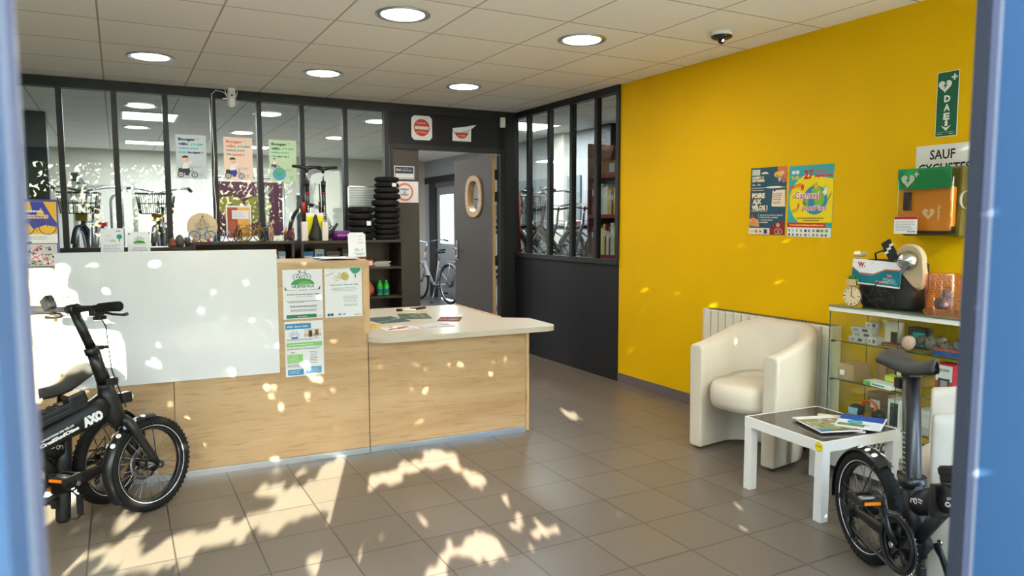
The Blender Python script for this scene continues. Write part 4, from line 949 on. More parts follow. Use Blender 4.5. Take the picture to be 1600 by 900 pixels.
# ---------------------------------------------------------------- posters and signs
YG = 6.7855   # just in front of the partition glass
def wallart(a, name, x, z, label, cat, group=None, y=YG, rot=0.0):
    o = a.put(name, (x, y, z), (math.cos(R(rot)), 0, math.sin(R(rot))), (-math.sin(R(rot)), 0, math.cos(R(rot)))); return tag(o, label, cat, group)
def rider(a, ox, oy, s_, body, legs, bikec=(40, 44, 52)):
    a.poly([(ox-.03*s_, oy+.03*s_), (ox-.028*s_, oy+.07*s_), (ox+.02*s_, oy+.075*s_), (ox+.03*s_, oy+.03*s_)], (70, 74, 82))
    for x in (-.012, .088): a.disc(ox+x*s_, oy+.022*s_, .024*s_, bikec); a.disc(ox+x*s_, oy+.022*s_, .018*s_, (206, 214, 216)); a.disc(ox+x*s_, oy+.022*s_, .005*s_, bikec)
    a.line(ox+.088*s_, oy+.022*s_, ox+.065*s_, oy+.085*s_, .005*s_, (120, 130, 140)); a.line(ox, oy+.03*s_, ox+.07*s_, oy+.05*s_, .006*s_, (120, 130, 140))
    a.poly([(ox+.0*s_, oy+.065*s_), (ox+.05*s_, oy+.075*s_), (ox+.056*s_, oy+.05*s_), (ox+.045*s_, oy+.015*s_), (ox+.02*s_, oy+.015*s_), (ox+.018*s_, oy+.04*s_)], legs)
    a.poly([(ox+.0*s_, oy+.065*s_), (ox+.01*s_, oy+.115*s_), (ox+.042*s_, oy+.112*s_), (ox+.045*s_, oy+.07*s_)], body); a.line(ox+.035*s_, oy+.10*s_, ox+.072*s_, oy+.125*s_, .009*s_, body); a.disc(ox+.077*s_, oy+.13*s_, .006*s_, (244, 208, 176))
    a.disc(ox+.026*s_, oy+.14*s_, .024*s_, (246, 210, 178)); a.disc(ox+.024*s_, oy+.15*s_, .025*s_, (50, 40, 40), ry=.018*s_, a=(10, 180)); a.disc(ox+.034*s_, oy+.139*s_, .0025*s_, (40, 40, 40)); a.line(ox+.03*s_, oy+.128*s_, ox+.04*s_, oy+.13*s_, .002*s_, (160, 60, 60))
POS = (((206, 222, 230), (46, 42, 110), (78, 186, 190), 'mon', 'budget !', (244, 246, 246), (60, 66, 76), 'pale blue poster with a child riding a bicycle, on the glass, left of three'),
       ((250, 226, 208), (236, 140, 120), (70, 170, 186), 'ma', 'santé !', (250, 250, 250), (60, 80, 170), 'pale orange poster with a child riding a bicycle, on the glass, middle of three'),
       ((202, 230, 196), (54, 120, 84), (84, 186, 170), 'ma', 'planète !', (244, 246, 246), (70, 66, 130), 'pale green poster with a smiling globe, on the glass, right of three'))
for i, (bg, c1, c2, w1, w2, bd, lg, lb) in enumerate(POS):
    a = Art(.238, .368, flat(bg))
    a.text('Bouger à', .022, .312, .165, .030, c1, bold=.05); a.text('vélo', .022, .280, .075, .024, c1, bold=.05); a.text(', y a pas', .100, .278, .115, .020, c2, bold=.04)
    a.text('mieux pour', .022, .244, .155, .020, c2, bold=.04); a.text(w1, .022, .214, .058 if i == 0 else .040, .014, c2, bold=.04); a.text(w2, .092 if i == 0 else .07, .209, .120 if i == 0 else .10, .022, c1, bold=.05)
    if i < 2: rider(a, .045, .012, 1.08, bd, lg); a.small(.125, .105, .09, 2, .010, (90, 110, 130), .0022)
    else:
        a.disc(.085, .066, .056, (30, 70, 130)); a.disc(.085, .066, .053, (90, 170, 220))
        a.poly([(.06, .11), (.09, .118), (.12, .10), (.125, .07), (.10, .05), (.09, .028), (.075, .035), (.072, .06), (.05, .075), (.045, .095)], (84, 186, 140)); a.disc(.068, .078, .004, (40, 60, 60)); a.disc(.105, .078, .004, (40, 60, 60)); a.ring(.087, .066, .009, .012, (40, 60, 60), a=(200, 340), n=10)
        rider(a, .032, .112, .55, bd, lg); a.small(.135, .105, .08, 2, .010, (90, 130, 110), .0022)
    a.text('Vélo', .175, .038, .03, .010, c2, bold=.03); a.line(.17, .03, .21, .026, .002, c2); a.line(.18, .022, .2, .020, .0015, c2)
    wallart(a, 'poster', (.458, .835, 1.213)[i], (1.737, 1.736, 1.733)[i], lb, 'poster', 'three cycling posters taped to the partition glass')
a = Art(.21, .285, M_paper); a.rect(.012, .008, .085, .262, (176, 88, 70)); a.rect(.097, .008, .102, .262, (240, 186, 96)); a.rect(.05, .17, .14, .075, (236, 236, 244)); a.small(.06, .225, .10, 4, .012, (150, 160, 190)); a.small(.02, .14, .07, 12, .010, (220, 170, 150))
a.line(.12, .06, .15, .14, .004, (220, 160, 70)); a.line(.15, .14, .18, .07, .004, (220, 160, 70)); wallart(a, 'notice', .834, 1.228, 'red-brown and orange notice on the glass behind the miniature bicycles', 'poster')
# signs round the inner door
RD = (204, 74, 62)
a = Art(.215, .235, M_paper, corner=.028); a.disc(.107, .120, .083, RD); a.rect(.035, .103, .145, .03, (236, 230, 224)); a.text('INTERDIT', .055, .155, .10, .014, (236, 200, 190), bold=.03); a.text('AU PUBLIC', .050, .068, .11, .014, (236, 200, 190), bold=.03)
wallart(a, 'no_entry_sign', 2.552, 2.168, 'white paper with a red no-entry disc, flat on the black panel above the door', 'sign', y=6.7685)
b = MB()   # the second sheet: its top has come loose and folded over
rows = []
for j in range(9):
    v = j/8; rows.append([(x*.205, -.002-.03*max(0, v-.55)**1.2, v*.125+(x*.03 if v > .6 else 0)*(v-.5)) for x in (0, .25, .5, .75, 1)])
b.grid(rows, M_paper); t = b.build('no_entry_sign', merge=False); t.location = (2.985, 6.768, 2.178); tag(t, 'curled white paper showing half a red disc on the black panel above the door', 'sign')
a = Art(.001, .001, M_paper, th=.0001); a.ring(.10, .105, .0, .078, RD, a=(195, 345)); a.text('AU PUBLIC', .06, .05, .08, .011, (236, 200, 190), bold=.03); a.put('printed_disc', (0, -.0035, 0), (1, 0, 0), (0, 0, 1), t)
b = MB(); b.grid([[(-.01, -.022, .118), (.05, -.03, .130), (.12, -.034, .140), (.24, -.05, .165)], [(-.003, -.030, .088), (.05, -.045, .078), (.12, -.05, .098), (.20, -.045, .128)]], M_paper, smooth=False); b.build('folded_flap', t, merge=False)
a = Art(.205, .125, M_paper); a.rect(.008, .008, .189, .109, (58, 66, 86)); a.rect(.013, .013, .179, .040, (236, 236, 238)); a.text('Sud', .02, .078, .045, .024, (220, 224, 230), bold=.03); a.text('ENTRÉE', .085, .098, .06, .010, (200, 206, 216)); a.text('RÉSERVÉE', .075, .078, .105, .012, (220, 224, 230), bold=.03); a.small(.03, .04, .14, 2, .012, (90, 100, 120))
wallart(a, 'door_plate', 2.372, 1.785, 'small white and navy plate on the grey door leaf above the round sign', 'sign', y=6.7735)
a = Art(.245, .205, M_paper); a.ring(.105, .102, .068, .088, (232, 134, 106)); a.text('INTERDIT', .062, .118, .086, .018, (70, 56, 54), bold=.05); a.text('AU', .09, .094, .028, .015, (70, 56, 54), bold=.05); a.text('PUBLIC', .07, .068, .070, .018, (70, 56, 54), bold=.05)
wallart(a, 'public_notice', 2.372, 1.558, 'white notice with an orange ring on the grey door leaf', 'sign', y=6.7735)
# posters on the yellow wall: x axis runs towards -Y
def yart(a, name, y, z, label, cat, group=None, rot=0.0, x=XW-.0006):
    ex = Vector((0, -math.cos(R(rot)), math.sin(R(rot)))); ey = Vector((0, math.sin(R(rot)), math.cos(R(rot))))
    o = a.put(name, (x, y, z), ex, ey); return tag(o, label, cat, group)
a = Art(.297, .435, flat((44, 84, 104)))
a.poly([(.22, .435), (.297, .435), (.297, .34), (.27, .33), (.23, .38)], (214, 120, 80)); a.disc(.23, .385, .035, (240, 186, 50), ry=.02); a.disc(.262, .392, .016, (235, 190, 150)); a.poly([(.225, .375), (.255, .375), (.25, .34), (.235, .34)], (230, 180, 140)); a.bike(.24, .33, .026, (40, 110, 150), (60, 90, 110))
a.disc(.12, .392, .03, (230, 222, 206), ry=.014, a=(0, 180)); a.rect(.012, .385, .068, .038, (206, 216, 190)); a.small(.018, .41, .055, 3, .010, (120, 140, 110))
a.text('SAMEDI 13', .014, .362, .098, .017, (244, 228, 200), bold=.05); a.text('SEPTEMBRE', .014, .342, .105, .017, (244, 228, 200), bold=.05); a.text('10H - 17H', .016, .318, .07, .010, (244, 228, 200), bold=.04)
a.line(.01, .302, .29, .304, .003, (236, 226, 206)); a.disc(.2, .305, .07, (236, 226, 206), ry=.007); a.small(.014, .286, .14, 1, .01, (214, 206, 190), .004)
a.text('FOIRE', .018, .236, .108, .034, (246, 230, 200), bold=.06); a.text('AUX', .026, .198, .072, .032, (246, 230, 200), bold=.06); a.text('VÉLOS !', .018, .158, .135, .040, (246, 230, 200), bold=.06); a.line(.016, .152, .15, .153, .003, (246, 230, 200))
a.poly([(.185, .19), (.19, .285), (.29, .288), (.295, .18), (.19, .182)], (240, 222, 196)); a.disc(.205, .285, .008, (40, 50, 60)); a.small(.195, .26, .08, 4, .012, (120, 100, 90), .004); a.small(.195, .21, .08, 2, .010, (120, 100, 90), .004)
for q in range(4): z0 = .123-q*.0155; a.line(.07, z0+.004, .074, z0, .002, (240, 240, 240)); a.line(.074, z0, .082, z0+.009, .002, (240, 240, 240)); a.text(('VÉLOS D\'OCCASION VENDUS', 'POUR TOUTE LA FAMILLE', '+ DE 500 VÉLOS', 'RÉVISÉS')[q], .09, z0-.001, (.19, .15, .11, .07)[q], .009, (230, 226, 214), bold=.04)
a.poly([(0, .055), (.09, .05), (.08, .09), (.04, .11), (0, .10)], (226, 170, 110)); a.disc(.03, .115, .012, (190, 60, 50)); a.bike(.04, .062, .015, (150, 110, 60)); a.disc(.04, .085, .014, (230, 140, 60))
a.rect(0, 0, .178, .042, (232, 222, 204)); a.rect(.13, .006, .028, .028, (46, 60, 110)); a.disc(.065, .02, .012, (220, 120, 110)); a.text('velo', .015, .014, .03, .012, (80, 160, 200)); a.disc(.1, .02, .007, (60, 90, 50))
a.poly([(.178, 0), (.297, 0), (.297, .085), (.26, .09), (.215, .07), (.178, .04)], (140, 44, 46)); a.disc(.245, .062, .014, (220, 170, 140)); a.ring(.235, .022, .014, .017, (236, 226, 206)); a.ring(.262, .022, .014, .017, (236, 226, 206)); a.poly([(.235, .025), (.262, .025), (.255, .055), (.24, .055)], (200, 90, 70))
yart(a, 'poster', 3.545, 1.280, 'dark blue poster FOIRE AUX VÉLOS on the yellow wall', 'poster', 'posters on the yellow wall', rot=-.8)
a = Art(.325, .438, flat((60, 170, 180))); Yp = (246, 220, 20)
a.disc(.185, .225, .175, Yp, ry=.165, n=48); a.poly([(.14, .39), (.325, .39), (.325, .09), (.14, .09)], Yp); a.poly([(.32, .435), (.14, .435), (.14, .38), (.325, .35)], (60, 170, 180))
a.disc(.2, .225, .088, (50, 140, 180)); a.poly([(.17, .29), (.22, .31), (.27, .27), (.26, .2), (.21, .18), (.19, .23)], (140, 190, 70)); a.poly([(.12, .22), (.15, .25), (.15, .17), (.125, .18)], (140, 190, 70))
a.text('27', .112, .352, .072, .058, (206, 44, 50), bold=.05); a.text('dimanche', .20, .388, .088, .022, (206, 60, 90), bold=.03); a.text('septembre', .192, .356, .124, .028, (206, 50, 70), bold=.04)
a.rect(.022, .388, .024, .020, (236, 240, 240)); a.rect(.052, .388, .024, .020, (236, 240, 240)); a.text('9h-18h', .02, .352, .055, .026, (246, 220, 40), bold=.04)
a.text('GRATUIT', .012, .292, .088, .024, (220, 90, 40), bold=.06, rot=10)
for (x, y, r_) in ((.17, .31, 25), (.24, .295, 20), (.03, .25, 12), (.29, .23, 60), (.03, .16, 20)):
    for q in range(2): a.line(x, y-q*.012, x+.05*math.cos(R(r_)), y-q*.012+.05*math.sin(R(r_)), .0035, (90, 120, 90))
a.text('Carnaval', .05, .232, .185, .048, (250, 250, 250), bold=.09); a.text('Carnaval', .052, .234, .182, .044, (200, 50, 90), bold=.01)
a.text('des', .108, .20, .035, .018, (200, 50, 90), bold=.03); a.text('possibles', .104, .152, .180, .044, (250, 250, 250), bold=.09); a.text('possibles', .106, .154, .177, .040, (200, 50, 90), bold=.01)
a.disc(.105, .305, .012, (220, 80, 60), ry=.02); a.disc(.205, .305, .014, (230, 190, 60)); a.poly([(.252, .27), (.28, .31), (.285, .27), (.27, .25)], (246, 246, 246)); a.poly([(.075, .21), (.09, .2), (.08, .17), (.07, .18)], (220, 120, 40))
a.small(.07, .112, .24, 1, .01, (150, 90, 50), .006); a.small(.12, .098, .15, 1, .01, (120, 120, 60), .006)
a.rect(0, .058, .282, .030, (204, 60, 40)); a.text('www.carnavaldespossibles.com', .015, .066, .255, .013, (250, 226, 60), bold=.05)
a.rect(0, 0, .325, .058, (240, 240, 236)); rnd = random.Random(9)
for q in range(20): a.rect(.012+(q % 10)*.030, .006+(q//10)*.026, rnd.uniform(.008, .02), .014, rnd.choice([(120, 130, 150), (90, 90, 90), (60, 60, 60), (200, 120, 110), (170, 180, 200), (90, 160, 80)]))
a.text('ECO', .232, .034, .04, .014, (110, 170, 70), bold=.04); a.disc(.295, .04, .010, (120, 180, 120))
yart(a, 'poster', 3.228, 1.268, 'yellow and turquoise poster Carnaval des possibles on the yellow wall', 'poster', 'posters on the yellow wall', rot=-.6)
DGN = (24, 96, 66)
a = Art(.112, .325, flat((232, 236, 228))); a.rect(.003, .003, .106, .319, DGN)
def heart(a, x, y, s_, c, bolt):
    p = [(x+s_*.0625*16*math.sin(R(t_))**3, y+s_*.0625*(13*math.cos(R(t_))-5*math.cos(R(2*t_))-2*math.cos(R(3*t_))-math.cos(R(4*t_)))) for t_ in range(0, 360, 12)]
    a.poly(p, c); a.poly([(x+.15*s_, y+.55*s_), (x-.35*s_, y-.1*s_), (x-.02*s_, y-.05*s_), (x-.2*s_, y-.6*s_), (x+.4*s_, y+.15*s_), (x+.05*s_, y+.1*s_), (x+.35*s_, y+.5*s_)], bolt)
heart(a, .042, .255, .034, (226, 232, 224), DGN); a.rect(.073, .288, .030, .009, (226, 232, 224)); a.rect(.0835, .277, .009, .031, (226, 232, 224))
for i, ch in enumerate('DAE'): a.text(ch, .040, .172-i*.044, .032, .034, (230, 236, 228), bold=.05)
a.rect(.049, .052, .014, .026, (230, 236, 228)); a.poly([(.03, .056), (.056, .028), (.082, .056), (.056, .044)], (230, 236, 228)); a.rect(.052, .078, .008, .006, (230, 236, 228)); a.line(.006, .022, .106, .022, .001, (200, 214, 200)); a.small(.012, .012, .03, 1, .01, (200, 214, 200), .003); a.small(.072, .012, .03, 1, .01, (200, 214, 200), .003)
yart(a, 'defibrillator_sign', 2.305, 1.79, 'tall green DAE sign with heart and arrow high on the yellow wall', 'sign')
a = Art(.300, .235, flat((232, 230, 226))); a.text('SAUF', .075, .160, .130, .050, (28, 28, 32), bold=.02); a.text('CYCLISTES', .016, .088, .268, .052, (28, 28, 32), bold=.02)
yart(a, 'road_plate', 2.400, 1.517, 'white plate reading SAUF CYCLISTES on the yellow wall behind the green case', 'sign')

# ---------------------------------------------------------------- defibrillator wall box
t = thing('defibrillator_case', 'wall case with green header and orange defibrillator behind clear cover', 'defibrillator', (XW, 2.40, 1.285))
M_clear = glass('clear_cover', (236, 238, 230), gain=.7)
b = MB(); b.b2((-.10, -.305, 0), (-.0, 0, .345), mat('case_back', (104, 92, 40), .4), bev=.012); b.build('back_shell', t)
b = MB()
rows = []
for x, g in ((-.10, 0), (-.150, .003), (-.168, .018)):
    rr = []
    for i in range(32):
        a_ = 2*PI*i/32; c_, s_ = math.cos(a_), math.sin(a_); q = 1/((abs(c_)**9+abs(s_)**9)**(1/9)); rr.append((x, -.1525+(.1525-g)*q*c_, .1725+(.1725-g)*q*s_))
    rows.append(rr)
b.grid(rows, M_clear, closed=True); b._add(rows[-1], [tuple(range(32))], M_clear); b.build('clear_cover', t, merge=False)
b = MB(); b.b2((-.135, -.285, .022), (-.10, -.015, .245), mat('defib_orange', (232, 138, 26), .4), bev=.012); b.b2((-.133, -.285, .015), (-.104, -.1, .05), M_blk2); o = b.build('defibrillator', t)
b = MB(); b.b2((-.150, -.075, .13), (-.134, -.035, .225), M_blk2, bev=.008); b.build('carry_handle', o)
def dput(a, name, y, z, x, par, rot=0): return a.put(name, (x, y, z), (0, -math.cos(R(rot)), math.sin(R(rot))), (0, math.sin(R(rot)), math.cos(R(rot))), par)
a = Art(.275, .105, flat((22, 140, 84)), th=.004); heart(a, .055, .047, .036, (228, 236, 226), (22, 140, 84)); a.rect(.086, .072, .027, .008, (228, 236, 226)); a.rect(.0955, .0625, .008, .027, (228, 236, 226)); dput(a, 'green_header', -.012, .236, -.160, t)
a = Art(.001, .001, M_clear, th=.0001); heart(a, .0, .0, .032, (246, 206, 160), (232, 138, 26)); a.text('mindray', .062, -.035, .075, .018, (244, 224, 200), bold=.03, rot=90); dput(a, 'printed_heart', -.165, .115, -.1365, t)
a = Art(.125, .088, M_paper, th=.0006); a.rect(0, .074, .125, .014, (190, 40, 44)); a.small(.008, .062, .11, 7, .008, (120, 120, 130), .002); a.text('SECOURS', .075, .008, .04, .007, (40, 40, 44), bold=.03); dput(a, 'instruction_label', -.006, .012, -.1685, t)
b = MB(); b.lathe([(.0001, .012), (.03, .012), (.045, .006), (.05, 0)], M_clear, c=(-.075, -.305, .18), axis=(0, -1, 0), n=24)
for i in range(24): a_ = 2*PI*i/24; b.box((-.075+.043*math.cos(a_), -.312, .18+.043*math.sin(a_)), (.003, .01, .012), M_white, rot=Matrix.Rotation(-a_, 3, 'Y'))
b.build('latch_dial', t)

# ---------------------------------------------------------------- glass display case
t = thing('display_case', 'glass display case with shelves of accessories standing against the yellow wall', 'display case', (3.385, 1.86, 0))
LX, LY = .32, .765
b = MB(); b.b2((0, 0, .03), (LX, LY, .145), M_white, bev=.002); b.b2((.02, .02, 0), (LX-.02, LY-.02, .03), M_steel); b.build('base', t)
b = MB(); b.b2((-.002, -.002, .145), (LX+.002, .0, .16), M_alu); b.b2((-.003, 0, .145), (.0, LY, .162), M_alu); b.b2((0, LY, .145), (LX, LY+.003, .162), M_alu); b.build('base_rail', t)
for nm, lo, hi in (('glass_pane', (0, .0, .15), (.005, LY, .880)), ('glass_pane', (.006, LY-.005, .15), (LX-.006, LY, .880)), ('glass_pane', (.006, 0, .15), (LX-.006, .005, .880)), ('glass_pane', (LX-.005, 0, .15), (LX, LY, .880))):
    b = MB(); b.b2(lo, hi, M_caseglass); o = b.build(nm, t)
b = MB(); b.b2((-.001, LY-.0005, .15), (.003, LY+.003, .880), M_edge); b.b2((-.0015, .37, .15), (.0, .373, .880), M_edge); b.b2((LX-.003, LY, .15), (LX, LY+.003, .88), M_edge); b.build('glass_edge', t)
b = MB(); b.b2((-.004, -.003, .880), (LX+.003, LY+.004, .903), M_white); b.build('top_rail', t)
b = MB(); b.b2((-.008, -.006, .903), (LX+.005, LY+.008, .911), mat('dark_glass_top', (96, 112, 98), .06, spec=.8)); b.build('top_plate', t)
for z in (.320, .512, .722):
    b = MB(); b.b2((.012, .008, z-.006), (LX-.008, LY-.008, z), M_caseglass); b.b2((.010, .008, z-.006), (.012, LY-.008, z), M_edge); b.build('glass_shelf', t)
    b = MB(); b.b2((.006, LY-.022, z-.012), (.022, LY-.005, z-.002), M_blk2); b.build('shelf_clip', t)
DC = (3.385, 1.86)
def carton(x, y, z, w_, d_, h_, c, label, rz=0, face=None, group='boxes in the glass display case', name='product_box', cat='box', lid=None):
    """w along Y (towards -Y seen left to right), d along X; x,y = front-left corner as seen from the room"""
    tt = thing(name, label, cat, (x, y, z+.0008), R(rz), group)
    b = MB(); b.b2((0, -w_, 0), (d_, 0, h_), flat(c), bev=.0015); b.build('carton', tt)
    if face:
        a = Art(w_*.94, h_*.94, flat(face[0]), th=.0004)
        for (fx, fy, fw, fh, fc) in face[1]:
            a.rect(fx*w_*.94, fy*h_*.94, fw*w_*.94, fh*h_*.94, fc)
        if len(face) > 2:
            for (tx, fx, fy, fw, fh, fc) in face[2]: a.text(tx, fx*w_*.94, fy*h_*.94, fw*w_*.94, fh*h_*.94, fc, bold=.04)
        a.put('front_print', (-.0006, -w_*.03, h_*.03), (0, -1, 0), (0, 0, 1), tt)
    return tt
SV = (196, 196, 192); KR = (176, 140, 100)
zt = .722
for i, (x, y, z, w_, d_, h_, lb) in enumerate(((3.43, 2.54, zt, .10, .07, .028, 'lowest of the left pair'), (3.43, 2.52, zt+.029, .11, .07, .024, 'second from the bottom'), (3.43, 2.53, zt+.054, .12, .07, .026, 'topmost of the wide ones'), (3.44, 2.45, zt+.081, .06, .06, .030, 'small one on the very top'), (3.42, 2.425, zt, .055, .06, .036, 'beside the foot of the stack'))):
    carton(x, y, z, w_, d_, h_, SV, 'silver box on the top shelf of the glass case, %s' % lb, rz=(-6, 4, -3, 8, 0)[i], face=(SV, [(.1, .2, .3, .5, (150, 150, 150)), (.6, .2, .3, .6, (90, 90, 90))]))
carton(3.47, 2.36, zt, .075, .05, .125, (214, 208, 190), 'tall cream box with a black window on the top shelf of the display case', face=((214, 208, 190), [(.45, .1, .5, .5, (50, 50, 50))]))
carton(3.43, 2.35, zt, .12, .08, .018, (120, 84, 60), 'flat brown box on the top shelf of the display case', face=((120, 84, 60), [(.1, .3, .8, .3, (150, 110, 80))]))
carton(3.50, 2.255, zt, .10, .05, .105, (60, 66, 70), 'dark box with a turquoise window on the top shelf of the display case', face=((64, 70, 72), [(.25, .1, .65, .7, (50, 170, 176))]))
# bell garland and packed caps
rnd = random.Random(5)
t = thing('pink_bell', 'round pink bell lying on the top shelf of the display case', 'bell', (3.43, 2.20, zt+.038))
b = MB(); b.lathe([(.0001, .030), (.018, .028), (.032, .016), (.036, 0), (.034, -.004), (.0001, -.004)], mat('pink_shell', (226, 186, 176), .35), axis=(-1, .2, .25), n=28); b.build('dome', t)
b = MB(); b.tube([(-.02, -.01, .012), (-.03, -.012, .012)], .004, M_orange); b.build('striker', t)
for i in range(9):
    x, y, z = 3.46+rnd.uniform(-.012, .03), 2.165-.032*i, zt+.03+rnd.uniform(0, .028)
    b = MB(); b.lathe([(.0001, .026), (.014, .024), (.026, .012), (.030, 0), (.020, -.012), (.0001, -.016)], mat('grey_gauze', (120, 112, 100), .7), c=(0, 0, 0), axis=(-.8, rnd.uniform(-.5, .5), .6), n=14); 
    for q in range(4): a_ = q*1.57; b.tube([(0, 0, 0), (-.02, .026*math.cos(a_), .026*math.sin(a_))], .003, M_blk, n=5)
    o = b.build('packed_bell'); o.location = (x, y, z); tag(o, 'small grey bell in clear film on the top shelf of the display case', 'bell', 'wrapped bells on the top shelf')
b = MB(); b.b2((0, 0, 0), (.12, .18, .02), flat((40, 90, 170)), bev=.004); b.b2((.0, .01, .02), (.1, .17, .032), flat((170, 90, 80)), bev=.004); o = b.build('blister_pack'); o.location = (3.42, 1.90, zt+.0005); tag(o, 'flat blue and red pack at the right of the top shelf in the display case', 'pack')
# middle shelf
zm = .512
carton(3.41, 2.585, zm, .10, .14, .085, KR, 'front left cardboard box with a white label on the middle shelf', face=(KR, [(.12, .25, .3, .35, (236, 238, 240))]), rz=0)
for i in range(3): carton(3.56-.0+i*.0, 2.46-.062*i, zm, .058, .09, .095, (170, 132, 92), 'cardboard box in the back row of the middle shelf, %s' % ('left one', 'middle one', 'right one')[i])
carton(3.40, 2.42, zm, .17, .08, .022, (226, 232, 226), 'flat white and green box on the middle shelf of the display case', face=((226, 232, 226), [(0, 0, .25, 1, (90, 190, 60)), (.3, .3, .5, .4, (80, 150, 140))]), rz=-8)
carton(3.47, 2.35, zm+.024, .11, .06, .03, (190, 214, 60), 'lime green box lying on the middle shelf of the display case', rz=-6)
carton(3.52, 2.33, zm, .09, .05, .09, (44, 44, 50), 'small black box with white label on the middle shelf of the display case', face=((48, 48, 54), [(.1, .5, .3, .35, (220, 220, 226))]))
carton(3.46, 2.235, zm, .05, .06, .075, (230, 230, 228), 'narrow white box behind the saddle on the middle shelf of the display case', face=((230, 230, 228), [(.2, .2, .6, .4, (60, 60, 60))]))
for i_, (x_, y_, w_, c_, lb_) in enumerate(((3.42, 2.14, .10, (210, 208, 200), 'pale carton on the lower glass shelf right of the phone holder box'), (3.44, 2.03, .10, (90, 96, 104), 'slate carton on the lower glass shelf at the right'), (3.55, 2.50, .12, (150, 120, 90), 'brown carton at the back of the lower glass shelf'))): carton(x_, y_, .320, w_, .09, .12, c_, lb_, face=((c_), [(.15, .3, .5, .4, (236, 236, 232))]))
# two-compartment bottom
zb = .320
carton(3.40, 2.045, zm, .085, .09, .175, (190, 30, 50), 'tall red and white headlamp box at the right of the display case', face=((190, 30, 50), [(0, .55, 1, .45, (232, 232, 232)), (.15, .32, .7, .3, (50, 50, 56)), (.3, .36, .4, .2, (150, 150, 156))], [('LED DUO', .1, .82, .7, .08, (30, 30, 34)), ('LUMENS', .15, .06, .7, .09, (240, 240, 240))]))
carton(3.46, 1.95, zm, .07, .09, .17, (120, 20, 36), 'dark red box at the far right inside the display case', face=((130, 24, 40), [(.2, .3, .6, .4, (40, 40, 44))]))
carton(3.41, 2.285, .16+.002, .06, .10, .30, (226, 226, 224), 'tall white phone holder box with a dark screen on the display case floor', face=((228, 228, 226), [(.2, .55, .75, .42, (58, 58, 66)), (.1, .36, .8, .03, (200, 60, 70)), (.1, .28, .7, .03, (200, 60, 70)), (.6, .02, .35, .2, (206, 40, 60))]))
t = thing('headlamp', 'black and orange headlamp hanging pack on the lower shelf of the display case', 'lamp', (3.43, 2.47, zb+.001))
b = MB(); b.torus((0, -.06, .05), .05, .010, mat('orange_strap', (232, 96, 30), .5), axis=(-1, .1, .3), n=30, k=8, sq=(.6, 1.6), arc=(0, 180)); b.build('strap', t)
b = MB(); b.ball((-.005, .0, .04), (.03, .045, .032), M_blk2); b.ball((0, -.12, .035), (.03, .035, .03), M_blk); b.build('lamp_body', t)
b = MB(); b.b2((-.036, -.02, .02), (-.03, .03, .055), flat((150, 190, 220))); b.build('pack_label', t)
for i in range(7):
    b = MB(); b.torus((0, 0, 0), .026, .003, M_steel, axis=(-.8, rnd.uniform(-.6, .6), .3), n=20, k=6); b.torus((.004, .004, 0), .017, .003, M_blk, axis=(-.8, .3, .3), n=16, k=6)
    o = b.build('lock_ring'); o.location = (3.415+rnd.uniform(0, .02), 2.53-.036*i, .19); tag(o, 'small ring lock coil lying in the row on the display case floor', 'lock', 'ring locks on the display case floor')
for i, c in enumerate(((240, 240, 240), (50, 56, 60), (230, 230, 232))):
    carton(3.41+.0*i, 2.20-.075*i, .163, .068, .012, .11, c, ('green striped card', 'bicycle pattern card', 'white and grey card')[i]+' upright on the display case floor', face=((238, 238, 238), [(.1, .2, .35, .6, ((120, 190, 120), (60, 60, 60), (150, 150, 150))[i]), (.55, .15, .35, .3, (90, 90, 90)), (.55, .6, .3, .2, (160, 160, 160))]))
# on top of the case
zT = .9115
t = thing('saddle_bag', 'black pannier bag with teal and white header card on top of the display case', 'bag', (3.43, 2.53, zT), 0)
b = MB(); rows = []
for z, k_ in ((0, .86), (.02, .95), (.10, 1), (.19, 1.0), (.235, .93), (.25, .8)):
    rr = []
    for i in range(24):
        a_ = 2*PI*i/24; c_, s_ = math.cos(a_), math.sin(a_); q = 1/((abs(c_)**4+abs(s_)**4)**.25); rr.append((.09+.085*k_*q*c_, -.17+.165*k_*q*s_-(.0 if z < .2 else .01), z))
    rows.append(rr)
M_nyl = mat('black_nylon', (26, 26, 28), .6, bump=.5, bscale=40)
b.grid(rows, M_nyl, closed=True); b._add(rows[-1], [tuple(range(24))], M_nyl); b._add(rows[0], [tuple(range(24))], M_nyl); b.build('bag_body', t)
b = MB(); b.tube([(.02, -.12, .24), (.0, -.125, .285), (.01, -.16, .30), (.02, -.19, .275)], .005, M_nyl); b.build('bag_handle', t)
a = Art(.275, .13, M_paper); a.rect(.0, .008, .275, .052, (16, 120, 138)); a.poly([(0, .03), (0, .085), (.05, .052), (.11, .048), (.19, .085), (.275, .088), (.275, .03)], (16, 120, 138))
a.poly([(0, .083), (0, .088), (.05, .058), (.11, .054), (.19, .091), (.275, .094), (.275, .088), (.19, .085), (.11, .048), (.05, .052)], (206, 100, 60))
a.text('W.', .03, .09, .045, .026, (196, 80, 56), bold=.06); a.small(.03, .083, .045, 1, .01, (160, 160, 160)); a.text('30L', .2, .052, .03, .014, (220, 130, 90), bold=.04); a.small(.18, .042, .08, 4, .007, (220, 232, 234)); a.rect(.14, .018, .07, .010, (196, 150, 110)); a.small(.11, .115, .015, 1, .01, (90, 180, 150))
o = a.put('header_card', (-.004, .005, .125), (0, -1, -.05), (0, -.05, 1), t)
b = MB(); b.box((.02, .0, .21), (.03, .012, .09), M_nyl); b.build('side_buckle', t)
b = MB(); b.box((.01, -.20, .30), (.012, .05, .11), M_nyl, rot=Matrix.Rotation(R(-30), 3, 'X'))
for q in range(3): b.box((.002, -.185-.012*q, .29+.02*q), (.003, .02, .012), M_white, rot=Matrix.Rotation(R(-30), 3, 'X'))
b.build('strap', t)
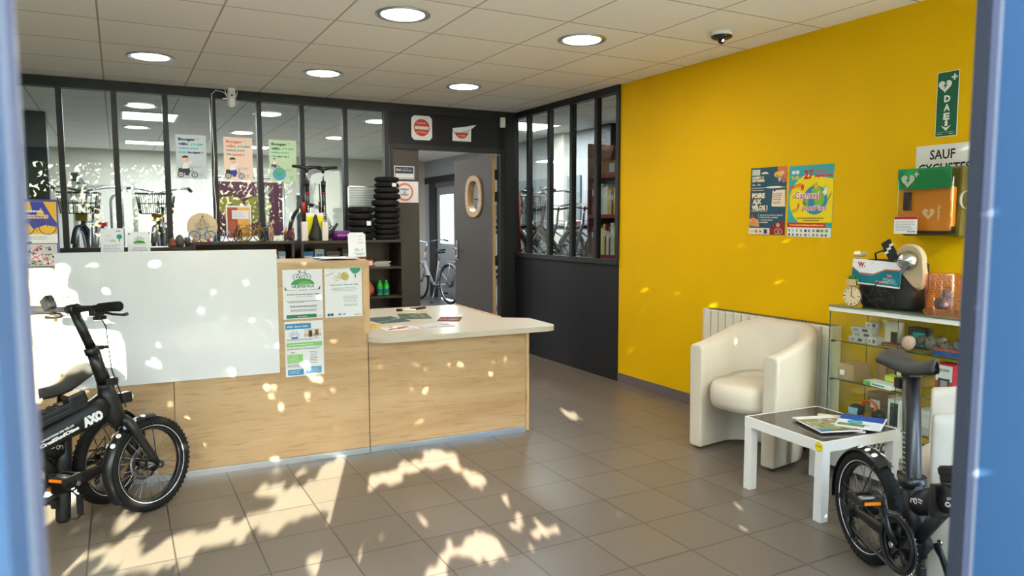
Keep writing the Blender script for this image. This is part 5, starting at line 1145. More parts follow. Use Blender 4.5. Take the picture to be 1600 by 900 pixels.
t = thing('fur_pompom', 'beige fluffy pompom on the bag at the top left', 'pompom', (3.47, 2.52, zT+.275))
rnd = random.Random(2); b = MB(); M_fur = mat('beige_fur', (204, 190, 162), .9)
for i in range(260):
    a_ = rnd.uniform(0, 2*PI); e_ = rnd.uniform(-1, 1); v = Vector((math.cos(a_)*math.sqrt(1-e_*e_), math.sin(a_)*math.sqrt(1-e_*e_), e_)); l = rnd.uniform(.016, .028); v2 = Vector((v.x*.8, v.y*1.7, v.z*.7))
    b.tube([v2*.008, v2*l+Vector((rnd.uniform(-.004, .004),)*3)], [.0028, .0008], M_fur, n=4, cap=False)
o = b.build('fur', t)
t = thing('headlamp_horn', 'silver domed lamp in a beige felt wrap leaning over the bag', 'lamp', (3.46, 2.235, zT+.255))
b = MB(); M_felt = mat('beige_felt', (186, 168, 138), .9, bump=.6, bscale=200)
rows = []
for z, r_, dx in ((0, .074, 0), (.015, .082, 0), (.03, .080, 0), (.05, .066, 0), (.06, .045, 0)):
    rows.append([(z-.02, r_*math.cos(2*PI*i/28)*(1.0)-(.055*max(0, -math.sin(2*PI*i/28))**2), r_*math.sin(2*PI*i/28)*(1.0+.8*max(0, -math.sin(2*PI*i/28))**3)) for i in range(28)])
b.grid(rows, M_felt, closed=True); b._add(rows[-1], [tuple(range(28))], M_felt); b._add(rows[0], [tuple(range(28))], M_felt); b.build('felt_wrap', t)
b = MB(); b.lathe([(.0001, .050), (.022, .046), (.042, .030), (.050, .008), (.051, 0), (.0001, 0)], M_chrome, c=(-.022, -.005, .0), axis=(-1, 0, .1), n=32); b.build('chrome_dome', t)
b = MB(); b.box((-.075, -.022, -.03), (.008, .020, .062), M_steel, rot=Matrix.Rotation(R(28), 3, 'X')); b.build('bracket', t)
# bicycle-shaped table clock
t = thing('bicycle_clock', 'wire bicycle ornament whose front wheel is a round cream clock', 'clock', (3.405, 2.545, zT))
cy, cz, cr = -.035, .056, .052
b = MB(); b.cyl((0, cy, cz), cr, .012, mat('clock_face', (226, 206, 170), .5), axis=(1, 0, 0), n=40); b.torus((-.002, cy, cz), cr, .003, M_blk, axis=(1, 0, 0), n=40, k=6); b.build('clock_face', t)
b = MB()
for i in range(12): a_ = i*PI/6; b.box((-.0075, cy+.043*math.sin(a_), cz+.043*math.cos(a_)), (.002, .003 if i % 3 else .004, .006 if i % 3 else .012), M_blk, rot=Matrix.Rotation(-a_, 3, 'X'))
b.box((-.0085, cy, cz+.016), (.0015, .003, .034), M_blk); b.box((-.0085, cy-.009, cz-.004), (.0015, .024, .003), M_blk, rot=Matrix.Rotation(R(25), 3, 'X')); b.build('clock_hands', t)
b = MB(); wy = -.215; b.torus((0, wy, .05), .048, .0025, M_blk, axis=(1, 0, 0), n=36, k=6)
for i in range(8): a_ = i*PI/4+.2; b.tube([(0, wy, .05), (0, wy+.047*math.cos(a_), .05+.047*math.sin(a_))], .0012, M_blk, n=5)
b.torus((0, -.145, .05), .016, .003, M_blk, axis=(1, 0, 0), n=20, k=6); b.build('rear_wheel', t)
b = MB()
for p in ([(0, cy, cz+.05), (0, -.06, .115), (0, -.13, .05)], [(0, -.13, .05), (0, wy, .05)], [(0, -.13, .05), (0, -.165, .125), (0, -.18, .145)], [(0, wy, .05), (0, -.165, .125)], [(0, -.06, .12), (0, -.165, .12)], [(0, -.06, .115), (0, -.05, .16), (0, -.04, .165)]): b.tube(p, .0026, M_blk, n=6)
b.build('wire_frame', t)
t2 = thing('plant_pot', 'tiny wooden pot with green grass above the clock', 'plant', (3.40, 2.535, zT+.112), R(8))
b = MB(); b.b2((-.018, -.045, 0), (.018, .0, .034), M_oakedge); b.build('pot', t2)
b = MB(); rnd = random.Random(8); M_grass = mat('grass_green', (70, 150, 50), .6)
for i in range(40): y_ = rnd.uniform(-.042, -.004); b.tube([(rnd.uniform(-.01, .01), y_, .03), (rnd.uniform(-.02, .02), y_+rnd.uniform(-.018, .018), .034+rnd.uniform(.01, .026))], [.0018, .0005], M_grass, n=4, cap=False)
b.build('grass', t2)
t = thing('bubble_wrap_roll', 'pink bubble wrapped cylinder on top of the display case', 'package', (3.50, 2.085, zT))
M_pk = glass('pink_film', (252, 226, 218), gain=1.2, rough=.12)
b = MB(); b.lathe([(.070, 0), (.074, .01), (.074, .19), (.070, .20)], M_pk, n=40); rows = []
for i in range(22):
    for j in range(15):
        a_ = 2*PI*(i+.5*(j % 2))/22; b.ball((.075*math.cos(a_), .075*math.sin(a_), .012+j*.0125), .0048, M_pk, n=6, k=4)
b.build('bubble_wrap', t, merge=False)
for i, (x, y, z) in enumerate(((.01, .02, .05), (-.01, -.02, .055), (.015, -.01, .095))):
    b = MB(); b.ball((x, y, z), (.028, .028, .03), mat('grey_packed', (110, 108, 124), .6), n=14); b.torus((x, y, z), .02, .005, M_blk, axis=(1, .4, .2), n=18, k=6); b.build('wrapped_item', t)
carton(3.56, 2.03, zT, .10, .03, .175, (214, 222, 208), 'white and green box standing at the far right on top of the display case', face=((218, 226, 212), [(.0, .0, .3, .15, (40, 170, 70)), (.05, .3, .8, .08, (60, 180, 90)), (.3, .45, .5, .06, (60, 180, 90)), (.1, .7, .7, .04, (140, 150, 150)), (.1, .8, .6, .04, (140, 150, 150))]))
# ---------------------------------------------------------------- wenge shelf units in front of the partition
def shelf_unit(label, x0, x1, y0, y1, h, shelves, div=None):
    t = thing('shelf_unit', label, 'shelf', (x0, y0, 0), 0, None); w_, d_ = x1-x0, y1-y0
    b = MB(); b.b2((0, 0, 0), (.02, d_, h-.022), M_brown); b.b2((w_-.02, 0, 0), (w_, d_, h-.022), M_brown); b.b2((.02, d_-.008, .05), (w_-.02, d_, h-.022), M_brown); b.build('carcass', t)
    b = MB(); b.b2((-.004, -.006, h-.022), (w_+.004, d_, h), M_brown, bev=.002); b.build('top_board', t)
    for z in shelves: b = MB(); b.b2((.02, .004, z-.018), (w_-.02, d_-.008, z), M_brown); b.build('shelf_board', t)
    b = MB(); b.b2((.02, .01, 0), (w_-.02, .025, .05), M_brown); b.build('plinth', t)
shelf_unit('dark brown shelf unit behind the counter carrying the miniature bicycles', .53, 1.33, 6.40, 6.73, 1.205, (.42, .70, .96))
shelf_unit('dark brown shelf unit behind the desk carrying the tyre stacks', 1.385, 2.31, 6.38, 6.73, 1.205, (.40, .69, 1.02-.06))
ZS = 1.2055
# goods on the lower shelves
rnd = random.Random(21)
LB = ['clear bag of orange parts', 'bright green bottle pair', 'stack of grey booklets', 'blue and clear packs', 'red and white carton']
def tinybox(x, y, z, w_, d_, h_, c, lb, name='product_box', cat='box', group='goods on the dark shelves', front=None):
    b = MB(); b.b2((-w_/2, 0, 0), (w_/2, d_, h_), flat(c), bev=.002)
    if front: b.b2((-w_*.38, -.001, h_*.2), (w_*.38, 0, h_*.75), flat(front))
    o = b.build(name); o.location = (x, y, z+.0006); return tag(o, lb, cat, group)
b = MB(); rows = []
def bag(x, y, z, c, lb):
    b = MB(); rows = []
    for k_, zz in ((.7, 0), (1, .02), (1.05, .07), (.8, .11), (.55, .135)):
        rows.append([(x*0+.075*k_*math.cos(2*PI*i/16)*(1+.15*math.sin(i*3.1)), .05*k_*math.sin(2*PI*i/16), zz+.006*math.sin(i*2.3)) for i in range(16)])
    b.grid(rows, flat(c), closed=True); b._add(rows[-1], [tuple(range(16))], flat(c)); b._add(rows[0], [tuple(range(16))], flat(c)); o = b.build('plastic_bag'); o.location = (x, y, z+.001); return tag(o, lb, 'bag', 'plastic bags on the dark shelves')
bag(1.98, 6.50, .69, (206, 120, 90), 'clear bag of orange parts on the middle shelf behind the desk')
bag(1.80, 6.52, .69, (190, 176, 160), 'pale clear bag on the middle shelf behind the desk')
for i, x in enumerate((2.12, 2.18)):
    t = thing('bottle', 'bright green bottle on the middle shelf behind the desk, %s one' % ('left', 'right')[i], 'bottle', (x, 6.50, .6905), 0, 'green bottles')
    b = MB(); b.lathe([(.0001, 0), (.026, 0), (.028, .01), (.028, .085), (.018, .11), (.012, .12), (.0001, .12)], mat('neon_green', (40, 210, 60), .4), n=20); b.build('bottle_body', t)
    b = MB(); b.lathe([(.0285, .02), (.0285, .06), (.0284, .06)], flat((40, 90, 140)), n=20); b.cyl((0, 0, .13), .013, .02, flat((60, 220, 80))); b.build('bottle_cap', t)
for i in range(5): tinybox(2.13+.01*math.sin(i*2), 6.46, .96+i*.009, .15, .2, .008, ((190, 186, 176), (150, 150, 150), (206, 196, 190), (170, 168, 160), (200, 198, 196))[i], 'booklet in the low pile on the upper shelf behind the desk, %s' % ('lowest', 'second from the bottom', 'middle', 'second from the top', 'topmost')[i], 'booklet', 'booklet', 'booklets on the upper shelf')
tinybox(1.93, 6.44, .96, .10, .16, .10, (120, 60, 60), 'maroon box on the upper shelf behind the card stand', front=(206, 180, 170))
tinybox(2.02, 6.47, .96, .06, .12, .07, (200, 60, 50), 'red box on the upper shelf beside the booklets', front=(236, 236, 230))
tinybox(2.13, 6.45, .40, .12, .2, .10, (40, 80, 120), 'blue box on the bottom shelf behind the desk')
for i, (x, w_, c, fr, lb) in enumerate(((1.46, .09, (60, 130, 190), (220, 230, 236), 'blue labelled pack'), (1.56, .08, (180, 196, 206), (70, 130, 190), 'pale blue pack'), (1.68, .13, (80, 78, 74), (150, 146, 140), 'clear wrapped grey pack'), (1.80, .08, (60, 58, 56), (110, 106, 100), 'dark wrapped pack'))):
    tinybox(x, 6.46, .96, w_, .15, .15+.02*(i % 2), c, lb+' on the upper shelf just above the counter papers', front=fr)
for i, (x, w_, c, fr, lb) in enumerate(((1.18, .05, (150, 30, 50), (200, 190, 180), 'dark red box'), (1.24, .06, (150, 196, 206), (230, 236, 240), 'pale turquoise box'), (1.08, .1, (60, 66, 76), (160, 160, 160), 'dark box'), (.92, .12, (44, 50, 60), (90, 110, 140), 'navy box'), (.74, .14, (30, 60, 120), (70, 90, 120), 'blue box'))):
    tinybox(x, 6.47, .96, w_, .14, .17-.015*i, c, lb+' on the upper shelf of the unit under the miniature bicycles', front=fr)
# tyre stacks
def tyre(x, y, z, r, th, label, flatc=1.0, tagc=None):
    t = thing('small_tyre', label, 'tyre', (x, y, z), rnd.uniform(0, 6), 'small tyres stacked on the shelf unit')
    b = MB(); b.torus((0, 0, th/2), r-th*.48, th/2*.99, M_rub, n=40, k=12, sq=(1.0, 1))
    for i in range(48): a_ = 2*PI*i/48; b.box(((r+.0005)*math.cos(a_), (r+.0005)*math.sin(a_), th/2), (.004, .007, th*.55), M_rub, rot=Matrix.Rotation(a_+.0, 3, 'Z'))
    b.build('tyre_tread', t)
    if tagc:
        t.rotation_euler = (0, 0, 0); b = MB(); a_ = R(-92+tagc*20); b.box(((r+.002)*math.cos(a_), (r+.002)*math.sin(a_), th/2), (.004, .045, th*.7), M_paper, rot=Matrix.Rotation(a_, 3, 'Z')); b.build('paper_label', t)
z = ZS
for i in range(5):
    th = .060; tyre(1.962+rnd.uniform(-.004, .004), 6.545, z, .122+rnd.uniform(-.003, .003), th, 'small black tyre in the short stack, %s' % ('at the bottom', 'second from the bottom', 'in the middle, with a paper label', 'second from the top', 'on top')[i], tagc=1 if i == 2 else None); z += th+.0008
z = ZS
RS = (.118, .118, .118, .118, .120, .122, .125, .122, .115, .110, .110); TH = (.046, .048, .048, .048, .056, .056, .062, .060, .050, .046, .052)
NM = ('at the very bottom', 'second from the bottom', 'third from the bottom', 'fourth from the bottom', 'fifth from the bottom', 'sixth from the bottom, in the middle', 'fifth from the top', 'fourth from the top', 'third from the top', 'second from the top, with a paper label', 'topmost')
for i in range(11): tyre(2.218+(.0 if i < 6 else -.012 if i == 6 else .004), 6.56, z, RS[i], TH[i]*1.0, 'small black tyre in the tall stack, %s' % NM[i], tagc=1 if i == 9 else None); z += TH[i]+.0008
# miniature bicycles and ornaments
def minibike(x, y, z, s_, rz, c, label, tyres=None):
    t = thing('miniature_bicycle', label, 'ornament', (x, y, z), R(rz), 'miniature bicycles on the shelf unit'); m = flat(c); tm = flat(tyres or c); r = .042*s_; d = .056*s_
    for sx in (-1, 1):
        b = MB(); b.torus((sx*d, 0, r), r*.93, r*.09, tm, axis=(0, 1, 0), n=24, k=5)
        for q in range(6): a_ = q*PI/6*1.0; b.tube([(sx*d-r*.9*math.cos(a_), 0, r-r*.9*math.sin(a_)), (sx*d+r*.9*math.cos(a_), 0, r+r*.9*math.sin(a_))], .0006*s_, tm, n=4)
        b.build('wheel', t)
    b = MB(); w_ = .0022*s_
    bb = (-.008*s_, 0, r*.9); st = (-.022*s_, 0, r*2.3); hd = (.035*s_, 0, r*2.1); ht = (.032*s_, 0, r*2.6)
    for a_, e_ in (((-d, 0, r), bb), ((-d, 0, r), st), (bb, st), (bb, hd), (st, hd), ((d, 0, r), hd), (hd, ht)): b.tube([a_, e_], w_, m, n=6)
    b.tube([(ht[0], -.02*s_, ht[2]+.004), (ht[0]+.006, 0, ht[2]), (ht[0], .02*s_, ht[2]+.004)], w_*.8, m, n=6); b.box((st[0], 0, st[2]+.004*s_), (.026*s_, .01*s_, .004*s_), m)
    b.build('frame', t)
MBK = ((.79, 6.47, .85, 30, (190, 196, 206), 'white and silver miniature bicycle right of the wooden disc', (60, 70, 110)), (.885, 6.46, 1.25, 68, (60, 40, 40), 'dark miniature bicycle in front of the red-brown notice', None),
       (.99, 6.47, 1.35, 20, (150, 126, 60), 'brass wire miniature bicycle, left one of the brass pair', None), (1.04, 6.58, 1.4, -25, (130, 104, 50), 'brass wire miniature bicycle, right one of the brass pair', None),
       (1.115, 6.45, 1.2, 70, (30, 34, 40), 'black miniature bicycle before the mullion', (40, 60, 90)), (1.175, 6.58, 1.4, 72, (206, 170, 140), 'tall beige miniature bicycle beside the mullion', None),
       (1.24, 6.45, .55, 5, (206, 190, 150), 'tiny pale miniature bicycle near the right end of the shelf top', None), (1.285, 6.50, 1.05, 72, (236, 130, 30), 'orange and black miniature bicycle at the right end of the shelf top', (20, 20, 22)), (1.318, 6.45, .9, 60, (200, 40, 50), 'red miniature bicycle at the right end of the shelf top', (60, 60, 64)))
for x, y, s_, rz, c, lb, ty in MBK: minibike(x, y, ZS, s_, rz, c, lb, ty)
t = thing('wooden_plaque', 'round pale wooden disc with a drawn cyclist leaning on the glass', 'plaque', (.625, 6.60, ZS), 0)
b = MB(); b.cyl((0, .014, .123), .119, .014, mat('birch', (222, 204, 168), .6, var=.08), axis=(0, 1, 0), n=56); b.build('disc', t)
a = Art(.001, .001, M_paper, th=.0001); a.bike(.0, .02, .021, (110, 110, 110)); a.line(-.02, .055, .0, .085, .004, (110, 100, 60)); a.line(0, .085, .012, .055, .004, (110, 100, 60)); a.disc(.004, .094, .008, (120, 120, 120)); a.line(-.09, -.03, .0, .002, .0025, (110, 90, 60)); a.line(0, .002, .10, .008, .0025, (110, 90, 60)); a.line(-.04, -.012, .06, -.002, .0015, (110, 90, 60)); a.put('drawing', (0, .0055, .118), (1, 0, 0), (0, 0, 1), t)
minibike(.615, 6.52, ZS, 1.1, 6, (30, 130, 190), 'blue cut-out bicycle standing in front of the wooden disc', None)
for i, (x, c) in enumerate(((.545, (214, 90, 70)), (.60, (230, 200, 60)), (.655, (200, 60, 60)))):
    b = MB(); b.ball((0, 0, .014), (.014, .012, .014), flat(c), n=10); b.ball((0, 0, .036), .009, flat((230, 180, 140)), n=10); b.cyl((0, 0, .002), .014, .004, flat((70, 120, 60)), n=12); o = b.build('figurine'); o.location = (x, 6.47, ZS); tag(o, 'small coloured figurine at the foot of the wooden disc, %s' % ('left one', 'middle one', 'right one')[i], 'ornament', 'figurines below the disc')
for i, (x, c, lb) in enumerate(((.385, (130, 84, 66), 'brown ornament left of the wooden disc'), (.44, (86, 88, 86), 'grey stone-like ornament left of the wooden disc'), (.505, (104, 80, 74), 'dark brown candle-like ornament left of the wooden disc'))):
    pass
t = thing('low_cabinet', 'low dark cabinet left of the shelf unit, carrying three ornaments', 'cabinet', (.10, 6.42, 0))
b = MB(); b.b2((0, 0, 0), (.42, .31, 1.15), M_brown); b.build('cabinet_body', t); b = MB(); b.b2((-.01, -.01, 1.15), (.425, .315, 1.17), M_brown); b.build('cabinet_top', t)
for i, (x, prof, c, lb) in enumerate(((.385, [(.0001, 0), (.03, 0), (.034, .02), (.02, .04), (.026, .055), (.0001, .075)], (140, 88, 66), 'small brown ornament left of the wooden disc'), (.44, [(.0001, 0), (.028, 0), (.036, .03), (.034, .055), (.022, .085), (.0001, .10)], (86, 90, 88), 'grey rounded ornament left of the wooden disc'), (.497, [(.0001, 0), (.022, 0), (.022, .07), (.018, .075), (.0001, .075)], (112, 82, 76), 'brown cylindrical candle left of the wooden disc'))):
    b = MB(); b.lathe(prof, flat(c), n=18); o = b.build('ornament'); o.location = (x, 6.50, 1.1705); tag(o, lb, 'ornament')
# floor pumps
def pump(x, y, rz, label, gauge):
    t = thing('floor_pump', label, 'pump', (x, y, ZS), R(rz), 'tall hand pumps')
    b = MB(); b.b2((-.10, -.03, 0), (.10, .03, .014), M_blk2, bev=.005); b.cyl((0, 0, .02), .03, .03, M_blk2); b.build('foot_plate', t)
    b = MB(); b.cyl((0, 0, .27), .0185, .50, M_blk2); b.cyl((0, 0, .42), .0195, .012, M_red); b.cyl((0, 0, .50), .021, .05, M_blk); b.build('barrel', t)
    b = MB(); b.cyl((0, 0, .565), .007, .10, M_chrome); b.build('piston_rod', t)
    b = MB(); b.tube([(-.125, 0, .648), (-.06, 0, .645), (0, 0, .632), (.06, 0, .645), (.125, 0, .648)], [.012, .014, .019, .014, .012], M_blk, n=12); b.tube([(0, 0, .63), (0, 0, .60)], [.019, .013], M_blk); b.build('handle', t)
    b = MB(); b.tube([(-.03, -.02, .03), (-.05, -.02, .12), (-.035, -.02, .35), (-.04, -.02, .50)], .006, M_blk); b.tube([(-.04, -.02, .24), (-.04, -.02, .34)], .012, mat('pump_red', (206, 40, 36), .4) if gauge else M_blk, n=12); b.build('hose', t)
    a = Art(.001, .001, M_blk, th=.0001)
    for i, ch in enumerate('ZEFAL'[:0]): pass
    b = MB()
    for i in range(9): b.box((.002, -.0187, .14+i*.02), (.010, .001, .012 if i % 3 else .006), M_wht)
    b.build('printed_marks', t)
pump(1.480, 6.52, 2, 'tall hand pump with a red nozzle behind the saddle, left one', True)
pump(1.625, 6.53, -2, 'tall hand pump with white marks on its barrel, right one', False)
# boxed saddle, bowl, dark folding tool
t = thing('boxed_saddle', 'black bicycle saddle upright on a yellow and white card between the pumps', 'saddle', (1.53, 6.44, ZS), 0)
b = MB(); b.b2((-.075, .03, 0), (.075, .042, .245), M_paper); b.b2((-.074, .028, .0), (.074, .030, .215), flat((226, 224, 30))); b.build('backing_card', t)
b = MB(); rows = []
for i in range(20):
    u_ = i/19; w_ = .016+.066*(1-u_)**1.6; w_ *= min(1, (u_+.05)*6)**.5*min(1, (1.02-u_)*7)**.5; rows.append([(v*w_, .0-.03*(1-abs(v)**2.4)+.01, .005+.225*u_) for v in [j/7-1 for j in range(15)]])
b.grid(rows, M_sad2 := mat('saddle_black', (44, 42, 42), .5)); b.build('saddle_shell', t)
for sx, x in ((-1, 1.425), (1, 1.60)):
    tinybox(x, 6.40, ZS, .05, .04, .165, (226, 220, 214), 'narrow white card box %s of the boxed saddle' % ('left' if sx < 0 else 'right'), front=(226, 222, 218), group='white boxes beside the saddle')
b = MB(); b.lathe([(.0001, .003), (.075, .003), (.085, .0), (.092, .07), (.090, .085), (.086, .085), (.082, .01), (.0001, .008)], mat('purple_plastic', (110, 40, 130), .35), n=36)
for i in range(8): b.box((-.04+i*.012, -.089, .045), (.005, .004, .02), flat((190, 150, 200)))
o = b.build('purple_bowl'); o.location = (1.755, 6.50, ZS+.001); tag(o, 'purple plastic bowl on the shelf unit left of the tyres', 'bowl')
t = thing('child_saddle', 'black angled bracket leaning between the right pump and the purple bowl', 'bicycle part', (1.67, 6.44, ZS), 0)
b = MB(); b.tube([(-.035, 0, .01), (-.01, 0, .07), (.05, 0, .15)], [.012, .018, .010], M_blk, n=12, flat_=(1, .6)); b.build('arm', t); b = MB(); b.tube([(-.03, 0, .10), (.0, 0, .125), (.03, 0, .12)], .004, M_blk); b.b2((-.05, -.02, 0), (-.0, .02, .02), M_blk); b.build('bracket', t)
t = thing('wire_rack', 'pale wire rack panel standing behind the short tyre stack', 'rack', (1.90, 6.73, 1.205)); b = MB()
b.b2((.0, 0, 0), (.012, .012, .50), M_alu); b.b2((.33, 0, 0), (.342, .012, .50), M_alu); b.b2((.0, 0, .49), (.342, .012, .50), M_alu); b.build('rack_frame', t); b = MB()
for i in range(14): b.b2((.012, .004, .16+i*.023), (.33, .008, .163+i*.023), M_steel)
b.b2((.012, .009, .02), (.33, .011, .48), mat('pale_sheet', (206, 220, 222), .4)); b.build('rack_sheet', t)

# ---------------------------------------------------------------- workshop behind the glass
def city_bike(label, loc, rz, c, basket=True, group='city bicycles in the workshop', name='city_bicycle', bag=None):
    t = thing(name, label, 'bicycle', loc, R(rz), group); m = mat('paint_%d_%d_%d' % c, c, .3, spec=.6); r = .335; d = .53
    for x in (-d, d):
        b = MB(); b.torus((x, 0, r), r-.018, .018, M_rub, axis=(0, 1, 0), n=40, k=8); o = b.build('wheel', t)
        b = MB(); b.torus((x, 0, r), r-.042, .010, M_alu, axis=(0, 1, 0), n=40, k=6); b.build('rim', o)
        b = MB()
        for i in range(18): a_ = 2*PI*i/18; b.tube([(x+.02*math.cos(a_+.5), .02 if i % 2 else -.02, r+.02*math.sin(a_+.5)), (x+(r-.045)*math.cos(a_), 0, r+(r-.045)*math.sin(a_))], .0014, M_tan, n=4)
        b.cyl((x, 0, r), .025 if x > 0 else .05, .10, M_steel, axis=(0, 1, 0), n=16); b.build('spokes', o)
        b = MB(); rows = []
        for i in range(21):
            a_ = R(10+150*i/20) if x < 0 else R(30+130*i/20); rr = r+.02; rows.append([(x+(rr-.01*v*v)*math.cos(a_), v*.028, r+(rr-.01*v*v)*math.sin(a_)) for v in (-1, -.5, 0, .5, 1)])
        b.grid(rows, m if c[0] > 100 else M_blk); b.build('mudguard', t)
    bb = (-.06, 0, .30); st = (-.18, 0, .72); hd = (.33, 0, .70); ht = (.295, 0, .86)
    b = MB(); b.tube([hd, (.20, 0, .50), (.06, 0, .33), bb], [.026, .026, .026, .028], m, n=12); b.tube([bb, st], .018, m); b.tube([(-d, 0, r), bb], .011, m); b.tube([(-d, 0, r), (-.15, 0, .60)], .010, m); b.tube([hd, ht], .022, m)
    b.build('frame', t)
    b = MB(); b.tube([hd, (.36, .05, .64), (d, .05, r)], [.018, .014, .011], m, n=8); b.tube([hd, (.36, -.05, .64), (d, -.05, r)], [.018, .014, .011], m, n=8); b.build('fork', t)
    b = MB(); b.tube([ht, (.26, 0, 1.02)], .014, M_chrome); b.tube([(.06, -.30, 1.05), (.16, -.28, 1.07), (.24, -.18, 1.06), (.27, 0, 1.02), (.24, .18, 1.06), (.16, .28, 1.07), (.06, .30, 1.05)], .011, M_chrome, n=8); b.build('handlebar', t)
    for s_ in (-1, 1): b = MB(); b.tube([(.03, s_*.305, 1.048), (.15, s_*.285, 1.068)], .018, M_blk, n=10); b.build('grip', t)
    b = MB(); b.tube([st, (-.20, 0, .88)], .013, M_chrome); b.build('seat_post', t)
    b = MB(); rows = []
    for i in range(14):
        u_ = i/13; w_ = (.02+.08*(1-u_)**1.6)*min(1, (u_+.06)*6)**.5; rows.append([(-.33+.26*u_, v*w_, .915-.02*abs(v)**3+.008*math.cos(u_*6)) for v in [j/4-1 for j in range(9)]])
    b.grid(rows, M_sad2); b.grid([[(p[0], p[1]*.8, p[2]-.04) for p in r_] for r_ in rows], M_sad2); b.torus((-.27, -.03, .87), .02, .005, M_blk, axis=(0, 0, 1), n=12, k=5); b.build('saddle', t)
    b = MB()
    for s_ in (-1, 1): b.tube([(-d-.22, s_*.06, .72), (-.22, s_*.06, .72)], .006, M_alu); b.tube([(-d-.02, s_*.065, r), (-d-.12, s_*.06, .72)], .006, M_alu)
    for i in range(5): b.tube([(-d-.2+i*.11, -.06, .72), (-d-.2+i*.11, .06, .72)], .005, M_alu)
    b.build('luggage_rack', t)
    b = MB(); b.box((-d-.24, 0, .69), (.02, .10, .045), M_red, bev=.006); b.build('tail_light', t)
    b = MB(); b.lathe([(.075, -.004), (.092, -.004), (.092, .004), (.075, .004), (.075, -.004)], M_blk2, c=(-.06, -.05, .30), axis=(0, 1, 0), n=30); b.tube([(-.06, -.06, .30), (-.14, -.09, .15)], .010, M_steel); b.tube([(-.06, .06, .30), (.02, .09, .45)], .010, M_steel); b.box((-.14, -.13, .15), (.09, .08, .02), M_blk); b.box((.02, .13, .45), (.09, .08, .02), M_blk); b.build('crankset', t)
    b = MB(); b.tube([(-.12, .05, .26), (-.20, .16, .02)], .009, M_alu); b.box((-.20, .17, .012), (.05, .03, .012), M_blk); b.build('kickstand', t)
    if basket:
        b = MB()
        for z, k_ in ((.80, .85), (.90, .93), (1.0, 1)):
            for p, q in (((-1, -1), (1, -1)), ((1, -1), (1, 1)), ((1, 1), (-1, 1)), ((-1, 1), (-1, -1))): b.tube([(.47+p[0]*.12*k_, p[1]*.17*k_, z), (.47+q[0]*.12*k_, q[1]*.17*k_, z)], .006 if z > .95 else .003, M_blk, n=5)
        for i in range(9):
            f = -1+i/4
            for s_ in (-1, 1): b.tube([(.47+s_*.12*.85, f*.17*.85, .80), (.47+s_*.12, f*.17, 1.0)], .003, M_blk, n=4)
            if i % 2: 
                for s_ in (-1, 1): b.tube([(.47+f*.10, s_*.17*.85, .80), (.47+f*.12, s_*.17, 1.0)], .003, M_blk, n=4)
        b.b2((.37, -.14, .795), (.57, .14, .80), M_blk); b.build('basket', t)
    if bag:
        b = MB(); b.box((.42, 0, .765), (.06, .10, .08), flat(bag), bev=.012); b.build('front_lamp', t)
    return t
city_bike('silver electric bicycle with rear rack seen through the open inner door', (4.79, 11.70, 0), 97, (190, 194, 196), False, 'bicycles by the workshop door')
city_bike('white bicycle half hidden behind the grey door leaf', (4.02, 12.25, 0), 97, (200, 204, 206), False, 'bicycles by the workshop door')
YL = (244, 200, 40)
t0 = city_bike('grey bicycle with black basket and yellow front lamp behind the left glass panes', (-.25, 8.72, .66), 262, (70, 74, 78), True, bag=YL)
city_bike('grey bicycle with basket and yellow front lamp behind the leaflet stands', (.42, 8.72, .66), 262, (90, 94, 98), True, bag=YL)
for i, (x, y, rz, c, bg, lb) in enumerate(((4.45, 6.90, 125, (40, 42, 46), None, 'black bicycle nearest to the side partition glass'), (4.45, 7.45, 125, (60, 62, 66), YL, 'dark bicycle with yellow lamp, second behind the side partition'), (4.45, 8.0, 125, (50, 52, 56), YL, 'dark bicycle, third and farthest behind the side partition'))):
    city_bike(lb, (x, y, .66), rz, c, True, 'bicycles behind the side partition', bag=bg)
for x0, x1, y0, y1, lb in ((-.58, .85, 7.85, 9.45, 'low steel platform carrying the bicycles behind the left panes'), (3.86, 5.06, 6.2, 8.6, 'long low steel platform carrying the bicycles behind the side partition')):
    t = thing('bicycle_platform', lb, 'platform', (x0, y0, 0), 0)
    b = MB(); b.b2((0, 0, .62), (x1-x0, y1-y0, .6595), M_steel); b.build('deck', t)
    for x in (.02, x1-x0-.07):
        for y in (.02, y1-y0-.07): b = MB(); b.b2((x, y, 0), (x+.05, y+.05, .62), M_steel); b.build('leg', t)
# galvanised hanging rack at the left
t = thing('bicycle_rack', 'galvanised steel hanging rack with inverted U hooks behind the left panes', 'rack', (-.45, 9.95, 0))
b = MB(); b.b2((0, 0, 0), (.05, .05, 1.95), M_alu); b.b2((.62, 0, 0), (.67, .05, 1.85), M_alu); b.b2((.05, .01, 1.78), (.62, .04, 1.82), M_alu); b.b2((0, -.3, 0), (.05, .35, .04), M_alu); b.b2((.62, -.3, 0), (.67, .35, .04), M_alu); b.b2((.05, .01, .90), (.62, .04, .93), M_alu); b.build('rack_frame', t)
b = MB()
for x in (.18, .45): b.tube([(x-.06, -.05, 1.1)]+[(x+.06*-math.cos(PI*i/10), -.05, 1.60+.10*math.sin(PI*i/10)) for i in range(11)]+[(x+.06, -.05, 1.1)], .014, M_alu, n=8); b.tube([(x-.06, -.05, 1.12), (x-.06, .02, .92)], .012, M_alu); b.tube([(x+.06, -.05, 1.12), (x+.06, .02, .92)], .012, M_alu)
b.build('hanging_hook', t)
struct('pillar', (-.80, 8.9, 0), (-.60, 9.1, ZC), M_anth)
struct('trim_90', (-.45, 9.9, 1.85), (-.38, 12.85, 1.95), M_anth)
